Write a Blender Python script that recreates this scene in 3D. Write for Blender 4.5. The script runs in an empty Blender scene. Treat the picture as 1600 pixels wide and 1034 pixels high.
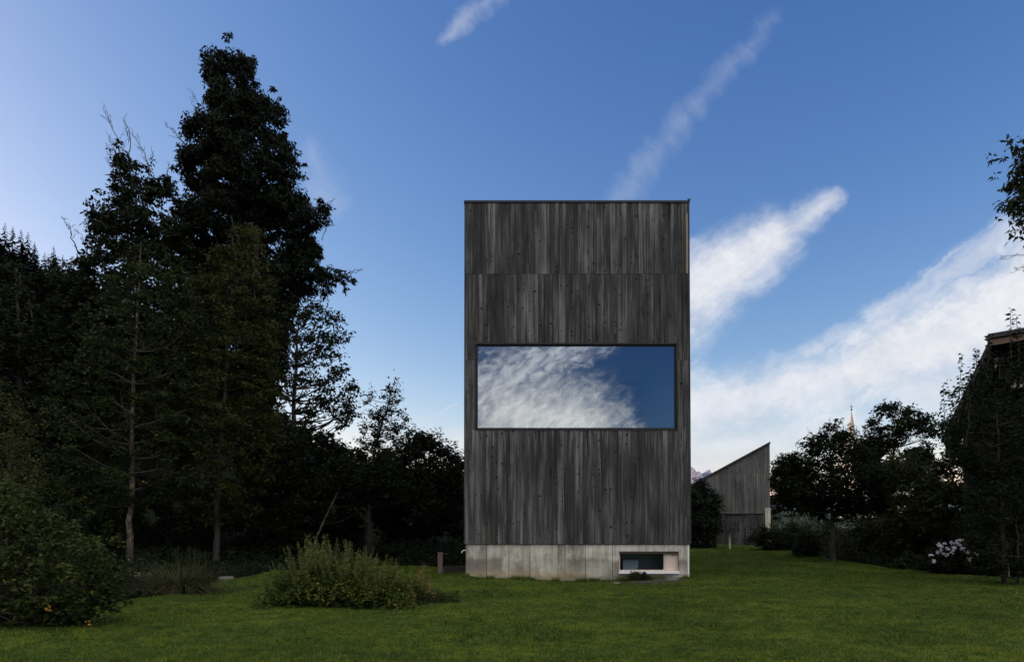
import bpy, math, random
import numpy as np
from mathutils import Vector, Matrix
R = math.radians
rng = np.random.default_rng(7)
random.seed(7)
SC = bpy.context.scene
COL = SC.collection

# ------------------------------------------------------------------ camera
F = 1600 * 24 / 36.0
HOR = 817.0
PITCH = R(1.2)
cd = bpy.data.cameras.new('camera')
cd.lens = 24; cd.sensor_width = 36
SHIFT = (HOR - 517) - F * math.tan(PITCH)
cd.shift_y = SHIFT / 1600
cd.clip_start = 0.05; cd.clip_end = 20000
cam = bpy.data.objects.new('camera', cd); COL.objects.link(cam)
CAM = Vector((0, 0, 1.6))
cam.location = CAM; cam.rotation_euler = (R(90) + PITCH, 0, 0)
SC.camera = cam
ROT = Matrix.Rotation(R(90) + PITCH, 3, 'X')

def at(px, py, Y):
    d = ROT @ Vector(((px - 800) / F, (517 - py + SHIFT) / F, -1))
    return CAM + d * (Y / d.y)

# ------------------------------------------------------------------ world, sun, exposure
SUN_EL, SUN_AZ = 21.0, -78.0         # azimuth from +Y, clockwise
SKY_S = 0.12
EXPO = 0.8
SC.view_settings.view_transform = 'Standard'
SC.view_settings.look = 'None'
SC.view_settings.exposure = EXPO
SC.view_settings.gamma = 1
W = bpy.data.worlds.new('World'); SC.world = W
W.use_nodes = True
nt = W.node_tree
nt.nodes.clear()

class NG:
    def __init__(s, nt): s.nt = nt
    def n(s, t, **k):
        x = s.nt.nodes.new(t)
        for a, b in k.items(): setattr(x, a, b)
        return x
    def set(s, sock, v):
        if isinstance(v, bpy.types.NodeSocket): s.nt.links.new(v, sock)
        else: sock.default_value = v
    def m(s, op, a, b=None, c=None, clamp=False):
        x = s.n('ShaderNodeMath', operation=op); x.use_clamp = clamp
        s.set(x.inputs[0], a)
        if b is not None: s.set(x.inputs[1], b)
        if c is not None: s.set(x.inputs[2], c)
        return x.outputs[0]
    def xyz(s, x, y, z):
        c = s.n('ShaderNodeCombineXYZ')
        for i, v in enumerate((x, y, z)): s.set(c.inputs[i], v)
        return c.outputs[0]
    def sep(s, v):
        c = s.n('ShaderNodeSeparateXYZ'); s.set(c.inputs[0], v); return c.outputs
    def noise(s, vec, scale, detail=4, rough=0.55, dist=0.0, col=False):
        x = s.n('ShaderNodeTexNoise'); s.set(x.inputs['Vector'], vec)
        x.inputs['Scale'].default_value = scale; x.inputs['Detail'].default_value = detail
        x.inputs['Roughness'].default_value = rough; x.inputs['Distortion'].default_value = dist
        return x.outputs['Color'] if col else x.outputs[0]
    def smooth(s, v, lo, hi, a=0.0, b=1.0):
        x = s.n('ShaderNodeMapRange', interpolation_type='SMOOTHSTEP')
        for i, q in enumerate((v, lo, hi, a, b)): s.set(x.inputs[i], q)
        return x.outputs[0]
    def lin(s, v, lo, hi, a=0.0, b=1.0):
        x = s.n('ShaderNodeMapRange')
        for i, q in enumerate((v, lo, hi, a, b)): s.set(x.inputs[i], q)
        return x.outputs[0]
    def mix(s, f, a, b, mode='MIX'):
        x = s.n('ShaderNodeMix', data_type='RGBA', blend_type=mode)
        s.set(x.inputs[0], f)
        for i, v in ((6, a), (7, b)):
            s.set(x.inputs[i], v if isinstance(v, bpy.types.NodeSocket) else (tuple(v) + (1,))[:4])
        return x.outputs[2]
    def ramp(s, f, stops):
        x = s.n('ShaderNodeValToRGB'); s.set(x.inputs[0], f)
        e = x.color_ramp.elements
        while len(e) < len(stops): e.new(0.5)
        for el, (p, c) in zip(e, stops): el.position = p; el.color = tuple(c) + (1,)
        return x.outputs[0]
    def attr(s, name):
        x = s.n('ShaderNodeAttribute'); x.attribute_name = name; return x.outputs['Fac']

g = NG(nt)
sky = g.n('ShaderNodeTexSky', sky_type='NISHITA', sun_disc=False)
sky.sun_elevation = R(SUN_EL); sky.sun_rotation = R(SUN_AZ)
sky.air_density = 1.0; sky.dust_density = 0.7; sky.ozone_density = 5.0; sky.altitude = 0
d = g.n('ShaderNodeTexCoord').outputs['Generated']
nrm = g.n('ShaderNodeVectorMath', operation='NORMALIZE'); g.set(nrm.inputs[0], d)
dx, dy, dz = g.sep(nrm.outputs[0])
ay = g.m('MAXIMUM', g.m('ABSOLUTE', dy), 0.02)
u = g.m('DIVIDE', dx, ay); v = g.m('DIVIDE', dz, ay)
front = g.smooth(dy, 0.0, 0.1)
uv = g.xyz(u, v, g.m('SIGN', dy))
# slow warp of the sky coordinates, then fine fibres combed along the wind
wn = g.sep(g.noise(uv, 7, 3, 0.6, col=True))
wf = g.sep(g.noise(uv, 40, 4, 0.65, col=True))
def warp(c, i): return g.m('ADD', c, g.m('ADD', g.m('MULTIPLY', g.m('SUBTRACT', wn[i], 0.5), 0.04), g.m('MULTIPLY', g.m('SUBTRACT', wf[i], 0.5), 0.016)))
uw = warp(u, 0); vw = warp(v, 1)
ca, sa = math.cos(R(35)), math.sin(R(35))
al = g.m('ADD', g.m('MULTIPLY', uw, ca), g.m('MULTIPLY', vw, sa))
ac = g.m('SUBTRACT', g.m('MULTIPLY', vw, ca), g.m('MULTIPLY', uw, sa))
fib = g.noise(g.xyz(g.m('MULTIPLY', al, 9), g.m('MULTIPLY', ac, 40), 0.3), 1.0, 7, 0.68, 0.3)
puff = g.noise(g.xyz(g.m('MULTIPLY', uw, 16), g.m('MULTIPLY', vw, 22), 1.7), 1.0, 6, 0.62)
cross = g.noise(g.xyz(g.m('MULTIPLY', al, 34), g.m('MULTIPLY', ac, 14), 4.0), 1.0, 4, 0.6)
def capsule(p0, p1, w0, w1, amt, tex, rear=False, k=1.6, core=1.0):
    """soft stroke of cloud along a line of sky directions"""
    a = ((p0[0] - 800) / F, (HOR - p0[1]) / F); b = ((p1[0] - 800) / F, (HOR - p1[1]) / F)
    ab = (b[0] - a[0], b[1] - a[1]); l2 = ab[0] ** 2 + ab[1] ** 2
    pu = g.m('SUBTRACT', uw, a[0]); pv = g.m('SUBTRACT', vw, a[1])
    t = g.m('DIVIDE', g.m('ADD', g.m('MULTIPLY', pu, ab[0]), g.m('MULTIPLY', pv, ab[1])), l2, clamp=True)
    qu = g.m('SUBTRACT', pu, g.m('MULTIPLY', t, ab[0])); qv = g.m('SUBTRACT', pv, g.m('MULTIPLY', t, ab[1]))
    dist = g.m('SQRT', g.m('ADD', g.m('MULTIPLY', qu, qu), g.m('MULTIPLY', qv, qv)))
    w = g.m('ADD', w0 / F, g.m('MULTIPLY', t, (w1 - w0) / F))
    m = g.m('SUBTRACT', 1.0, g.m('DIVIDE', dist, w))
    x = g.m('ADD', m, g.m('MULTIPLY', g.m('SUBTRACT', tex, 0.5), k))
    x = g.m('MULTIPLY', g.smooth(x, -0.1, core), amt)
    edge = g.smooth(m, -0.15, 0.3)
    return g.m('MULTIPLY', g.m('MULTIPLY', x, edge), front if not rear else g.m('SUBTRACT', 1.0, front))
fp_ = g.m('MULTIPLY', g.m('ADD', fib, puff), 0.5)
caps = [
    capsule((1040, 478), (1215, 368), 106, 62, 1.0, fp_, k=1.2, core=0.95),
    capsule((1190, 385), (1305, 312), 60, 26, 0.72, fp_, k=1.8, core=1.15),
    capsule((1100, 635), (1350, 582), 62, 80, 0.92, fp_, k=1.8, core=0.95),
    capsule((1350, 580), (1700, 415), 80, 140, 1.05, fp_, k=1.6, core=0.85),
    capsule((1420, 610), (1700, 540), 70, 110, 0.8, fp_, core=1.0),
    capsule((1060, 600), (1085, 730), 70, 80, 0.72, fp_, k=2.6, core=1.1),
    capsule((1090, 705), (1330, 655), 54, 50, 0.7, fp_, k=2.6, core=1.2),
    capsule((950, 330), (1110, 130), 36, 30, 0.17, cross, k=2.0, core=1.3),
    capsule((1110, 130), (1215, 20), 32, 22, 0.14, cross, k=2.0, core=1.3),
    capsule((692, 48), (770, -25), 16, 34, 0.32, cross, k=2, core=1.4),
    capsule((485, 230), (500, 310), 34, 50, 0.16, cross, k=2, core=1.3),
    capsule((640, 656), (716, 628), 6, 4, 0.22, puff, k=0.5),
    capsule((640, 688), (740, 682), 26, 30, 0.6, puff, core=1.2),
    capsule((1262, 552), (1286, 542), 24, 22, 0.6, fp_),
    capsule((1296, 532), (1336, 518), 24, 22, 0.5, fp_),
    capsule((1365, 492), (1440, 455), 30, 34, 0.6, fib, k=2.2),
    capsule((1440, 455), (1580, 360), 34, 40, 0.6, fib, k=2.2),
]
fine = g.noise(g.xyz(g.m('MULTIPLY', al, 60), g.m('MULTIPLY', ac, 120), 9.0), 1.0, 5, 0.65)
fmask = caps[0]
for c in caps[1:]: fmask = g.m('MAXIMUM', fmask, c)
fmask = g.m('MULTIPLY', fmask, g.lin(fine, 0.3, 0.62, 0.86, 1.0))
# clouds in the sky behind the camera (the strokes show in the big pane)
rip = g.noise(g.xyz(g.m('MULTIPLY', al, 46), g.m('MULTIPLY', ac, 74), 2.0), 1.0, 7, 0.66, 0.5)
hi = g.noise(g.xyz(g.m('MULTIPLY', dx, 3.2), g.m('MULTIPLY', dy, 3.2), dz), 1.0, 6, 0.62)
el_ = g.m('ADD', g.smooth(dz, 0.36, 0.55), g.m('MULTIPLY', g.smooth(g.m('ABSOLUTE', u), 0.45, 0.9), 0.6))
bank = g.m('MULTIPLY', g.m('MULTIPLY', g.smooth(hi, 0.36, 0.56), g.smooth(dy, 0.3, -0.1)), g.m('MULTIPLY', el_, g.smooth(dz, 0.02, 0.12)), clamp=True)  # unseen cloud bank, added to throw white light on facade and lawn
rear = [
    capsule((800, 645), (905, 660), 122, 104, 1.0, rip, True, k=1.3, core=1.3),
    capsule((735, 600), (860, 640), 62, 90, 0.9, rip, True, k=1.5, core=1.3),
    capsule((770, 610), (930, 520), 84, 50, 0.85, rip, True, k=2.2, core=1.1),
    capsule((930, 690), (985, 695), 66, 40, 0.8, rip, True, k=2.0, core=1.3),
    capsule((300, 640), (620, 660), 60, 90, 0.8, rip, True),
    capsule((1150, 600), (1800, 500), 30, 80, 0.7, rip, True),
]
rip2 = g.noise(g.xyz(g.m('MULTIPLY', al, 44), g.m('MULTIPLY', ac, 105), 6.0), 1.0, 4, 0.55, 0.2)
rmask = rear[0]
for c in rear[1:]: rmask = g.m('MAXIMUM', rmask, c)
rmask = g.m('MULTIPLY', rmask, g.smooth(rip2, 0.30, 0.64, g.lin(v, 0.13, 0.25, 0.94, 0.34), 1.0))
UNIT = 1.0 / (SKY_S * 2 ** EXPO)
sr = g.sep(sky.outputs[0])
# deep clear mountain sky: steeper from zenith blue to pale horizon than the bare model
anti = g.smooth(dy, 0.2, -0.35)        # the sky away from the glow is deeper
def chan(s_, k, p, q_): return g.m('MULTIPLY', g.m('MULTIPLY', g.m('POWER', g.m('MULTIPLY', s_, 0.1), p), k * UNIT), g.lin(anti, 0, 1, 1, q_))
skyc = g.xyz(chan(sr[0], 9.6, 1.68, 0.18), chan(sr[1], 3.0, 1.3, 0.32), chan(sr[2], 1.53, 0.85, 0.52))
fcol = g.mix(g.lin(puff, 0.3, 0.7), (0.70 * UNIT, 0.73 * UNIT, 0.80 * UNIT), (0.88 * UNIT, 0.89 * UNIT, 0.93 * UNIT))
rcol = g.mix(g.smooth(v, 0.12, 0.27), (2.4 * UNIT, 2.28 * UNIT, 2.08 * UNIT), (1.5 * UNIT, 1.5 * UNIT, 1.55 * UNIT))
c1 = g.mix(fmask, skyc, fcol)
c1 = g.mix(g.m('MULTIPLY', bank, 0.95), c1, (2.25 * UNIT, 2.22 * UNIT, 2.18 * UNIT))
c2 = g.mix(rmask, c1, rcol)
bg = g.n('ShaderNodeBackground'); g.set(bg.inputs[0], c2); bg.inputs[1].default_value = SKY_S
out = g.n('ShaderNodeOutputWorld'); nt.links.new(bg.outputs[0], out.inputs[0])
W.cycles.sampling_method = 'MANUAL'; W.cycles.sample_map_resolution = 512

sd = bpy.data.lights.new('sun', 'SUN'); sd.energy = 2.4; sd.angle = R(0.5); sd.color = (1, 0.9, 0.76)
sun = bpy.data.objects.new('sun', sd); COL.objects.link(sun)
sdir = Vector((math.sin(R(SUN_AZ)) * math.cos(R(SUN_EL)), math.cos(R(SUN_AZ)) * math.cos(R(SUN_EL)), math.sin(R(SUN_EL))))
sun.rotation_euler = sdir.to_track_quat('Z', 'Y').to_euler()
sun.location = (-60, 0, 60)

SC.cycles.max_bounces = 7; SC.cycles.diffuse_bounces = 3; SC.cycles.transparent_max_bounces = 8
SC.cycles.caustics_reflective = False; SC.cycles.caustics_refractive = False

# ------------------------------------------------------------------ helpers
def mk(name, parts, mat, parent=None, org=None, smooth=False):
    """parts: list of (verts Nx3, faces MxK, rnd scalar/array) -> ONE mesh object"""
    VV, LI, LS, RN = [], [], [], []
    vo = lo = 0
    for p in parts:
        V = np.asarray(p[0], float).reshape(-1, 3); Fc = np.asarray(p[1], int)
        r = p[2] if len(p) > 2 else 0.5
        VV.append(V); RN.append(np.broadcast_to(np.asarray(r, float), (len(V),)))
        k = Fc.shape[1]
        LI.append((Fc + vo).ravel()); LS.append(lo + np.arange(len(Fc)) * k)
        vo += len(V); lo += Fc.size
    V = np.concatenate(VV); 
    if org is not None: V = V - np.asarray(org, float)
    li = np.concatenate(LI).astype(np.int32); ls = np.concatenate(LS).astype(np.int32)
    me = bpy.data.meshes.new(name)
    me.vertices.add(len(V)); me.vertices.foreach_set('co', V.astype(np.float32).ravel())
    me.loops.add(len(li)); me.loops.foreach_set('vertex_index', li)
    me.polygons.add(len(ls)); me.polygons.foreach_set('loop_start', ls)
    a = me.attributes.new('rnd', 'FLOAT', 'POINT'); a.data.foreach_set('value', np.concatenate(RN).astype(np.float32))
    me.polygons.foreach_set('use_smooth', np.full(len(ls), bool(smooth)))
    me.update(calc_edges=True)
    me.materials.append(mat)
    o = bpy.data.objects.new(name, me); COL.objects.link(o)
    if parent is not None: o.parent = parent
    elif org is not None: o.location = org
    return o

def tag(o, label, cat, group=None):
    o['label'] = label; o['category'] = cat
    if group: o['group'] = group
    return o

def thing(name, label, cat, loc, group=None):
    o = bpy.data.objects.new(name, None); COL.objects.link(o); o.location = loc
    o.empty_display_size = 0.3
    return tag(o, label, cat, group)

BOXF = np.array([[0, 1, 3, 2], [4, 6, 7, 5], [0, 4, 5, 1], [2, 3, 7, 6], [0, 2, 6, 4], [1, 5, 7, 3]])
def box(x0, x1, y0, y1, z0, z1, r=0.5):
    V = [(x, y, z) for x in (x0, x1) for y in (y0, y1) for z in (z0, z1)]
    return (np.array(V), BOXF, r)

def tube(pts, rad, sides=6, r=0.5, cap=True):
    P = np.asarray(pts, float); n = len(P)
    rad = np.broadcast_to(np.asarray(rad, float), (n,))
    T = np.gradient(P, axis=0); T /= np.linalg.norm(T, axis=1)[:, None] + 1e-9
    ref = np.array([0.31, 0.95, 0.05]) if abs(T[0, 2]) > 0.5 else np.array([0, 0, 1.0])
    A = np.cross(T, ref); A /= np.linalg.norm(A, axis=1)[:, None] + 1e-9
    B = np.cross(T, A)
    th = np.arange(sides) / sides * 2 * np.pi
    V = P[:, None, :] + rad[:, None, None] * (A[:, None, :] * np.cos(th)[None, :, None] + B[:, None, :] * np.sin(th)[None, :, None])
    i = np.arange(n - 1)[:, None] * sides; j = np.arange(sides)[None, :]; j2 = (j + 1) % sides
    Fc = np.stack([i + j, i + j2, i + sides + j2, i + sides + j], -1).reshape(-1, 4)
    return (V.reshape(-1, 3), Fc, r)

def lathe(prof, sides, c, r=0.5):
    prof = np.asarray(prof, float)
    pts = np.stack([np.full(len(prof), c[0]), np.full(len(prof), c[1]), c[2] + prof[:, 1]], -1)
    th = np.arange(sides) / sides * 2 * np.pi
    V = pts[:, None, :] + prof[:, 0][:, None, None] * np.stack([np.cos(th), np.sin(th), 0 * th], -1)[None]
    i = np.arange(len(prof) - 1)[:, None] * sides; j = np.arange(sides)[None, :]; j2 = (j + 1) % sides
    Fc = np.stack([i + j, i + j2, i + sides + j2, i + sides + j], -1).reshape(-1, 4)
    return (V.reshape(-1, 3), Fc, r)

def leaves(C, size, up=0.5, aspect=0.5, droop=0.3, rn=None, ax=None):
    """diamond shaped leaves folded along the midrib, one per centre"""
    C = np.asarray(C, float); n = len(C)
    s = np.asarray(size) * rng.uniform(0.6, 1.35, n)
    if ax is None:
        ax = rng.normal(size=(n, 3)); ax[:, 2] = ax[:, 2] * 0.5 - droop
    ax = ax / (np.linalg.norm(ax, axis=1)[:, None] + 1e-9)
    nm = rng.normal(size=(n, 3)); nm[:, 2] += up
    sd_ = np.cross(ax, nm); sd_ /= np.linalg.norm(sd_, axis=1)[:, None] + 1e-9
    nn = np.cross(sd_, ax)
    L = s[:, None]; wd = (s * aspect * rng.uniform(0.7, 1.2, n) * 0.5)[:, None]
    b = C; tip = C + ax * L - nn * L * 0.12
    mid = C + ax * L * 0.45 + nn * L * 0.05
    V = np.stack([b, mid + sd_ * wd, tip, mid - sd_ * wd], 1).reshape(-1, 3)
    Fc = np.arange(n * 4).reshape(n, 4)
    if rn is None: rn = rng.uniform(0, 1, n)
    return (V, Fc, np.repeat(rn, 4))

def in_poly(P, poly):
    x, y = P[:, 0], P[:, 1]; ins = np.zeros(len(P), bool); q = np.asarray(poly, float)
    for (x1, y1), (x2, y2) in zip(q, np.roll(q, -1, 0)):
        if y1 == y2: continue
        c = ((y1 > y) != (y2 > y)) & (x < (x2 - x1) * (y - y1) / (y2 - y1) + x1)
        ins ^= c
    return ins

def edge_dist(P, poly):
    q = np.asarray(poly, float); d = np.full(len(P), 1e9)
    for a, b in zip(q, np.roll(q, -1, 0)):
        ab = b - a; t = np.clip(((P - a) @ ab) / (ab @ ab + 1e-9), 0, 1)
        d = np.minimum(d, np.linalg.norm(P - a - t[:, None] * ab, axis=1))
    return d

# ------------------------------------------------------------------ terrain height
def sstep(a, b, x):
    t = np.clip((np.asarray(x, float) - a) / (b - a), 0, 1); return t * t * (3 - 2 * t)
def H(x, y):
    x = np.asarray(x, float); y = np.asarray(y, float)
    far = np.interp(x, [-600, -400, -260, -150, -105, -70, -38, -10, 8, 40, 400], [130, 125, 110, 80, 53, 34, 13.5, 6.5, 3, 2.2, 4])
    near = np.interp(x, [-600, -400, -260, -150, -60, -35, -20, -10, 0, 30, 300], [130, 125, 110, 80, 14, 2.0, 0.35, 0.05, 0, 0, 3])
    t = sstep(42, 135, y)
    h = near * (1 - t) + far * t
    h = h * (1 - 0.55 * sstep(150, 330, y))
    h = h + 0.021 * np.clip(y - 19.5, 0, 22)
    h = h - 0.05 * np.clip(-y - 6, 0, 200) * sstep(-60, -20, x)
    h = h + 0.10 * np.exp(-(((x + 1.45) / 0.55) ** 2 + ((y - 19.4) / 0.6) ** 2))
    h = h + 0.06 * np.exp(-(((x - 4.9) / 0.9) ** 2 + ((y - 19.3) / 0.6) ** 2)) - 0.06 * np.exp(-(((x - 1.5) / 1.6) ** 2 + ((y - 19.2) / 0.9) ** 2))
    h = h + 0.025 * np.sin(x * 0.9 + 1.3) * np.sin(y * 0.7) + 0.015 * np.sin(x * 2.1 + y * 1.7)
    return h
def Hf(x, y): return float(H(x, y))
def gp(px, py):
    """where the ray through a photo pixel meets the ground"""
    d_ = at(px, py, 1.0) - CAM
    Y = 1.6 / max(1e-3, -d_.z)
    for _ in range(30):
        z = Hf(d_.x * Y, Y); Y = 0.5 * Y + 0.5 * (1.6 - z) / max(1e-3, -d_.z)
    return Vector((d_.x * Y, Y, Hf(d_.x * Y, Y)))

# ------------------------------------------------------------------ materials
def mat(name):
    m = bpy.data.materials.new(name); m.use_nodes = True
    t = m.node_tree; t.nodes.clear(); q = NG(t)
    o = q.n('ShaderNodeOutputMaterial')
    b = q.n('ShaderNodeBsdfPrincipled'); t.links.new(b.outputs[0], o.inputs[0])
    b.inputs['Roughness'].default_value = 0.7
    return m, q, b, o
def bump(q, b, h, s=0.4, dist=0.01):
    x = q.n('ShaderNodeBump'); x.inputs['Strength'].default_value = s; x.inputs['Distance'].default_value = dist
    q.set(x.inputs['Height'], h); q.nt.links.new(x.outputs[0], b.inputs['Normal'])
def simple(name, col, rough=0.6, metal=0.0, var=0.25, scale=12, bmp=0.2):
    m, q, b, o = mat(name)
    oc = q.n('ShaderNodeTexCoord').outputs['Object']
    n1 = q.noise(oc, scale, 5, 0.6)
    c = np.array(col)
    q.set(b.inputs['Base Color'], q.mix(n1, tuple(c * (1 - var)), tuple(np.minimum(1, c * (1 + var)))))
    b.inputs['Roughness'].default_value = rough; b.inputs['Metallic'].default_value = metal
    if bmp: bump(q, b, n1, bmp)
    return m
def leafmat(name, dark, light, accent=None, acc=0.0, trans=0.25):
    m, q, b, o = mat(name)
    r = q.attr('rnd')
    pos = q.n('ShaderNodeNewGeometry').outputs['Position']
    n1 = q.noise(pos, 1.1, 3, 0.6)
    f = q.m('ADD', q.m('MULTIPLY', r, 0.6), q.m('MULTIPLY', q.smooth(n1, 0.35, 0.65), 0.4))
    c = q.mix(f, dark, light)
    if accent: c = q.mix(q.smooth(r, 1 - acc, 1 - acc + 0.005), c, accent)
    q.set(b.inputs['Base Color'], c); b.inputs['Roughness'].default_value = 0.55
    b.inputs['Specular IOR Level'].default_value = 0.12
    tr = q.n('ShaderNodeBsdfTranslucent'); q.set(tr.inputs[0], c)
    ms = q.n('ShaderNodeMixShader'); ms.inputs[0].default_value = trans
    q.nt.links.new(b.outputs[0], ms.inputs[1]); q.nt.links.new(tr.outputs[0], ms.inputs[2]); q.nt.links.new(ms.outputs[0], o.inputs[0])
    return m
def barkmat(name, dark, light, spots=0.5):
    m, q, b, o = mat(name)
    oc = q.n('ShaderNodeTexCoord').outputs['Object']
    mp = q.n('ShaderNodeMapping'); q.set(mp.inputs[0], oc); mp.inputs['Scale'].default_value = (1, 1, 0.28)
    n1 = q.noise(mp.outputs[0], 22, 5, 0.65)
    n2 = q.noise(oc, 3.2, 4, 0.6)
    f = q.smooth(q.m('ADD', q.m('MULTIPLY', n1, 0.6), q.m('MULTIPLY', n2, 0.4)), spots - 0.08, spots + 0.1)
    q.set(b.inputs['Base Color'], q.mix(f, dark, light)); b.inputs['Roughness'].default_value = 0.85
    bump(q, b, n1, 0.6, 0.02)
    return m
def woodmat(name, dark, mid, light, ztop=10.7, zsill=4.24):
    """weathered vertical boards: each board its own tone, grain, knots and run-off streaks"""
    m, q, b, o = mat(name)
    oc = q.n('ShaderNodeTexCoord').outputs['Object']
    x, y, z = q.sep(oc); r = q.attr('rnd')
    xx = q.m('ADD', x, y)
    gr = q.noise(q.xyz(q.m('MULTIPLY', xx, 26), q.m('MULTIPLY', r, 91), q.m('MULTIPLY', z, 0.55)), 1.0, 6, 0.7, 0.3)
    st = q.noise(q.xyz(q.m('MULTIPLY', xx, 7), q.m('MULTIPLY', r, 9.0), q.m('MULTIPLY', z, 0.7)), 1.0, 5, 0.65)
    big = q.noise(q.xyz(q.m('MULTIPLY', xx, 1.3), 3.0, q.m('MULTIPLY', z, 0.45)), 1.0, 4, 0.6)
    f = q.m('ADD', q.m('MULTIPLY', r, 0.22), q.m('MULTIPLY', q.lin(gr, 0.3, 0.7), 0.36))
    f = q.m('ADD', f, q.m('MULTIPLY', q.lin(st, 0.28, 0.72), 0.36))
    f = q.m('ADD', f, q.m('MULTIPLY', q.lin(big, 0.3, 0.7), 0.22))
    run = q.noise(q.xyz(q.m('MULTIPLY', xx, 10), q.m('MULTIPLY', r, 5), q.m('MULTIPLY', z, 0.3)), 1.0, 4, 0.65)
    zone = q.m('MAXIMUM', q.smooth(z, ztop - 1.3, ztop), q.m('MULTIPLY', q.smooth(z, zsill - 1.2, zsill), q.m('LESS_THAN', z, zsill + 0.01)))
    f = q.m('ADD', f, q.m('MULTIPLY', q.m('MULTIPLY', zone, q.smooth(run, 0.48, 0.66)), 0.3))
    f = q.m('SUBTRACT', f, q.m('MULTIPLY', q.smooth(q.noise(q.xyz(q.m('MULTIPLY', xx, 2.2), 8.0, q.m('MULTIPLY', z, 0.35)), 1.0, 4, 0.65), 0.54, 0.7), 0.2))
    c = q.ramp(f, [(0.22, dark), (0.56, mid), (1.0, light)])
    warm = q.noise(q.xyz(q.m('MULTIPLY', xx, 3.0), q.m('MULTIPLY', r, 40), q.m('MULTIPLY', z, 0.35)), 1.0, 2, 0.5)
    c = q.mix(q.m('MULTIPLY', q.smooth(warm, 0.54, 0.7), 0.35), c, (mid[0] * 1.5, mid[1] * 1.25, mid[2] * 1.0))
    if True:
        vo = q.n('ShaderNodeTexVoronoi'); vo.inputs['Scale'].default_value = 1.0
        wob = q.noise(oc, 22, 2, 0.5)
        q.set(vo.inputs['Vector'], q.xyz(q.m('MULTIPLY', xx, 6.5), q.m('MULTIPLY', r, 57), q.m('ADD', q.m('MULTIPLY', z, 8.5), q.m('MULTIPLY', wob, 0.35))))
        pk = q.sep(vo.outputs['Color'])
        pick = q.m('GREATER_THAN', pk[0], 0.76)
        rad = q.m('ADD', 0.12, q.m('MULTIPLY', pk[1], 0.2))
        kn = q.m('MULTIPLY', q.smooth(q.m('SUBTRACT', vo.outputs['Distance'], rad), 0.06, -0.08), pick)
        c = q.mix(q.m('MULTIPLY', kn, 0.9), c, (0.010, 0.009, 0.009))
    q.set(b.inputs['Base Color'], c); b.inputs['Roughness'].default_value = 0.8
    b.inputs['Specular IOR Level'].default_value = 0.15
    bump(q, b, gr, 0.5, 0.006)
    return m

M = {}
M['wood'] = woodmat('weathered_boards', (0.013, 0.013, 0.0135), (0.053, 0.0515, 0.0515), (0.245, 0.234, 0.224))
M['barnwood'] = woodmat('barn_boards', (0.045, 0.044, 0.043), (0.110, 0.107, 0.104), (0.24, 0.232, 0.22))
M['metal'] = simple('dark_metal', (0.03, 0.03, 0.033), 0.45, 0.6, 0.2, 20, 0)
M['bronze'] = simple('bronze_frame', (0.035, 0.028, 0.024), 0.4, 0.5, 0.2, 20, 0)
M['room'] = simple('room_plaster', (0.74, 0.78, 0.82), 0.9, 0, 0.06, 3, 0)
M['cellar'] = simple('cellar_reflection_tint', (0.42, 0.50, 0.62), 0.9, 0, 0.5, 1.6, 0)  # pane's blue-grey reflection put into the cellar wall colour
M['backing'] = simple('wall_backing', (0.02, 0.02, 0.02), 0.9, 0, 0.1, 3, 0)
M['palewood'] = simple('pale_wood', (0.66, 0.52, 0.43), 0.6, 0, 0.12, 9, 0.1)
M['sill'] = simple('white_sill', (0.82, 0.79, 0.76), 0.5, 0, 0.06, 14, 0.05)
M['white'] = simple('white_enamel', (0.85, 0.85, 0.85), 0.35, 0, 0.03, 10, 0)
M['stone'] = simple('grey_stone', (0.10, 0.09, 0.075), 0.9, 0, 0.4, 9, 0.6)
M['soil'] = simple('dark_soil', (0.028, 0.022, 0.016), 1.0, 0, 0.5, 30, 0.8)
M['oldpost'] = simple('reddish_old_wood', (0.17, 0.12, 0.105), 0.85, 0, 0.5, 18, 0.5)
M['darkwood'] = simple('dark_old_wood', (0.022, 0.018, 0.016), 0.85, 0, 0.4, 16, 0.5)
M['plaster'] = simple('old_dark_boarding', (0.05, 0.042, 0.036), 0.9, 0, 0.2, 5, 0.2)
M['soffit'] = simple('brown_soffit', (0.17, 0.11, 0.08), 0.8, 0, 0.3, 14, 0.2)
M['slate'] = simple('dark_roof', (0.035, 0.033, 0.033), 0.7, 0, 0.3, 24, 0.4)
M['church'] = simple('church_plaster', (0.72, 0.66, 0.56), 0.9, 0, 0.08, 2, 0)
M['spire'] = simple('spire_shingles', (0.34, 0.30, 0.26), 0.7, 0, 0.25, 6, 0.2)
M['red'] = simple('red_petals', (0.55, 0.03, 0.02), 0.6, 0, 0.3, 40, 0)
M['pink'] = leafmat('pink_petals', (0.56, 0.46, 0.58), (0.80, 0.74, 0.80))
M['bark'] = barkmat('dark_bark', (0.025, 0.02, 0.016), (0.075, 0.06, 0.048))
M['palebark'] = barkmat('pale_flaking_bark', (0.04, 0.027, 0.02), (0.23, 0.18, 0.14), 0.54)
M['twig'] = barkmat('grey_twig', (0.05, 0.045, 0.04), (0.12, 0.11, 0.10))
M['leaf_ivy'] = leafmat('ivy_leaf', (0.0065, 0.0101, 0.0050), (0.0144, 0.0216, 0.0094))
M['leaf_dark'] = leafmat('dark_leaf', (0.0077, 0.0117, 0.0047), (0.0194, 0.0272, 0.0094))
M['leaf_mid'] = leafmat('mid_leaf', (0.0133, 0.0210, 0.0066), (0.0415, 0.0553, 0.0155), (0.1658, 0.1215, 0.0221), 0.03)  # accent colour paints the yellow-lit specks among the leaves
M['leaf_yellow'] = leafmat('yellowing_sunlit_leaf', (0.0184, 0.0237, 0.0063), (0.0632, 0.0659, 0.0158), (0.1897, 0.1265, 0.0211), 0.03)
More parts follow.
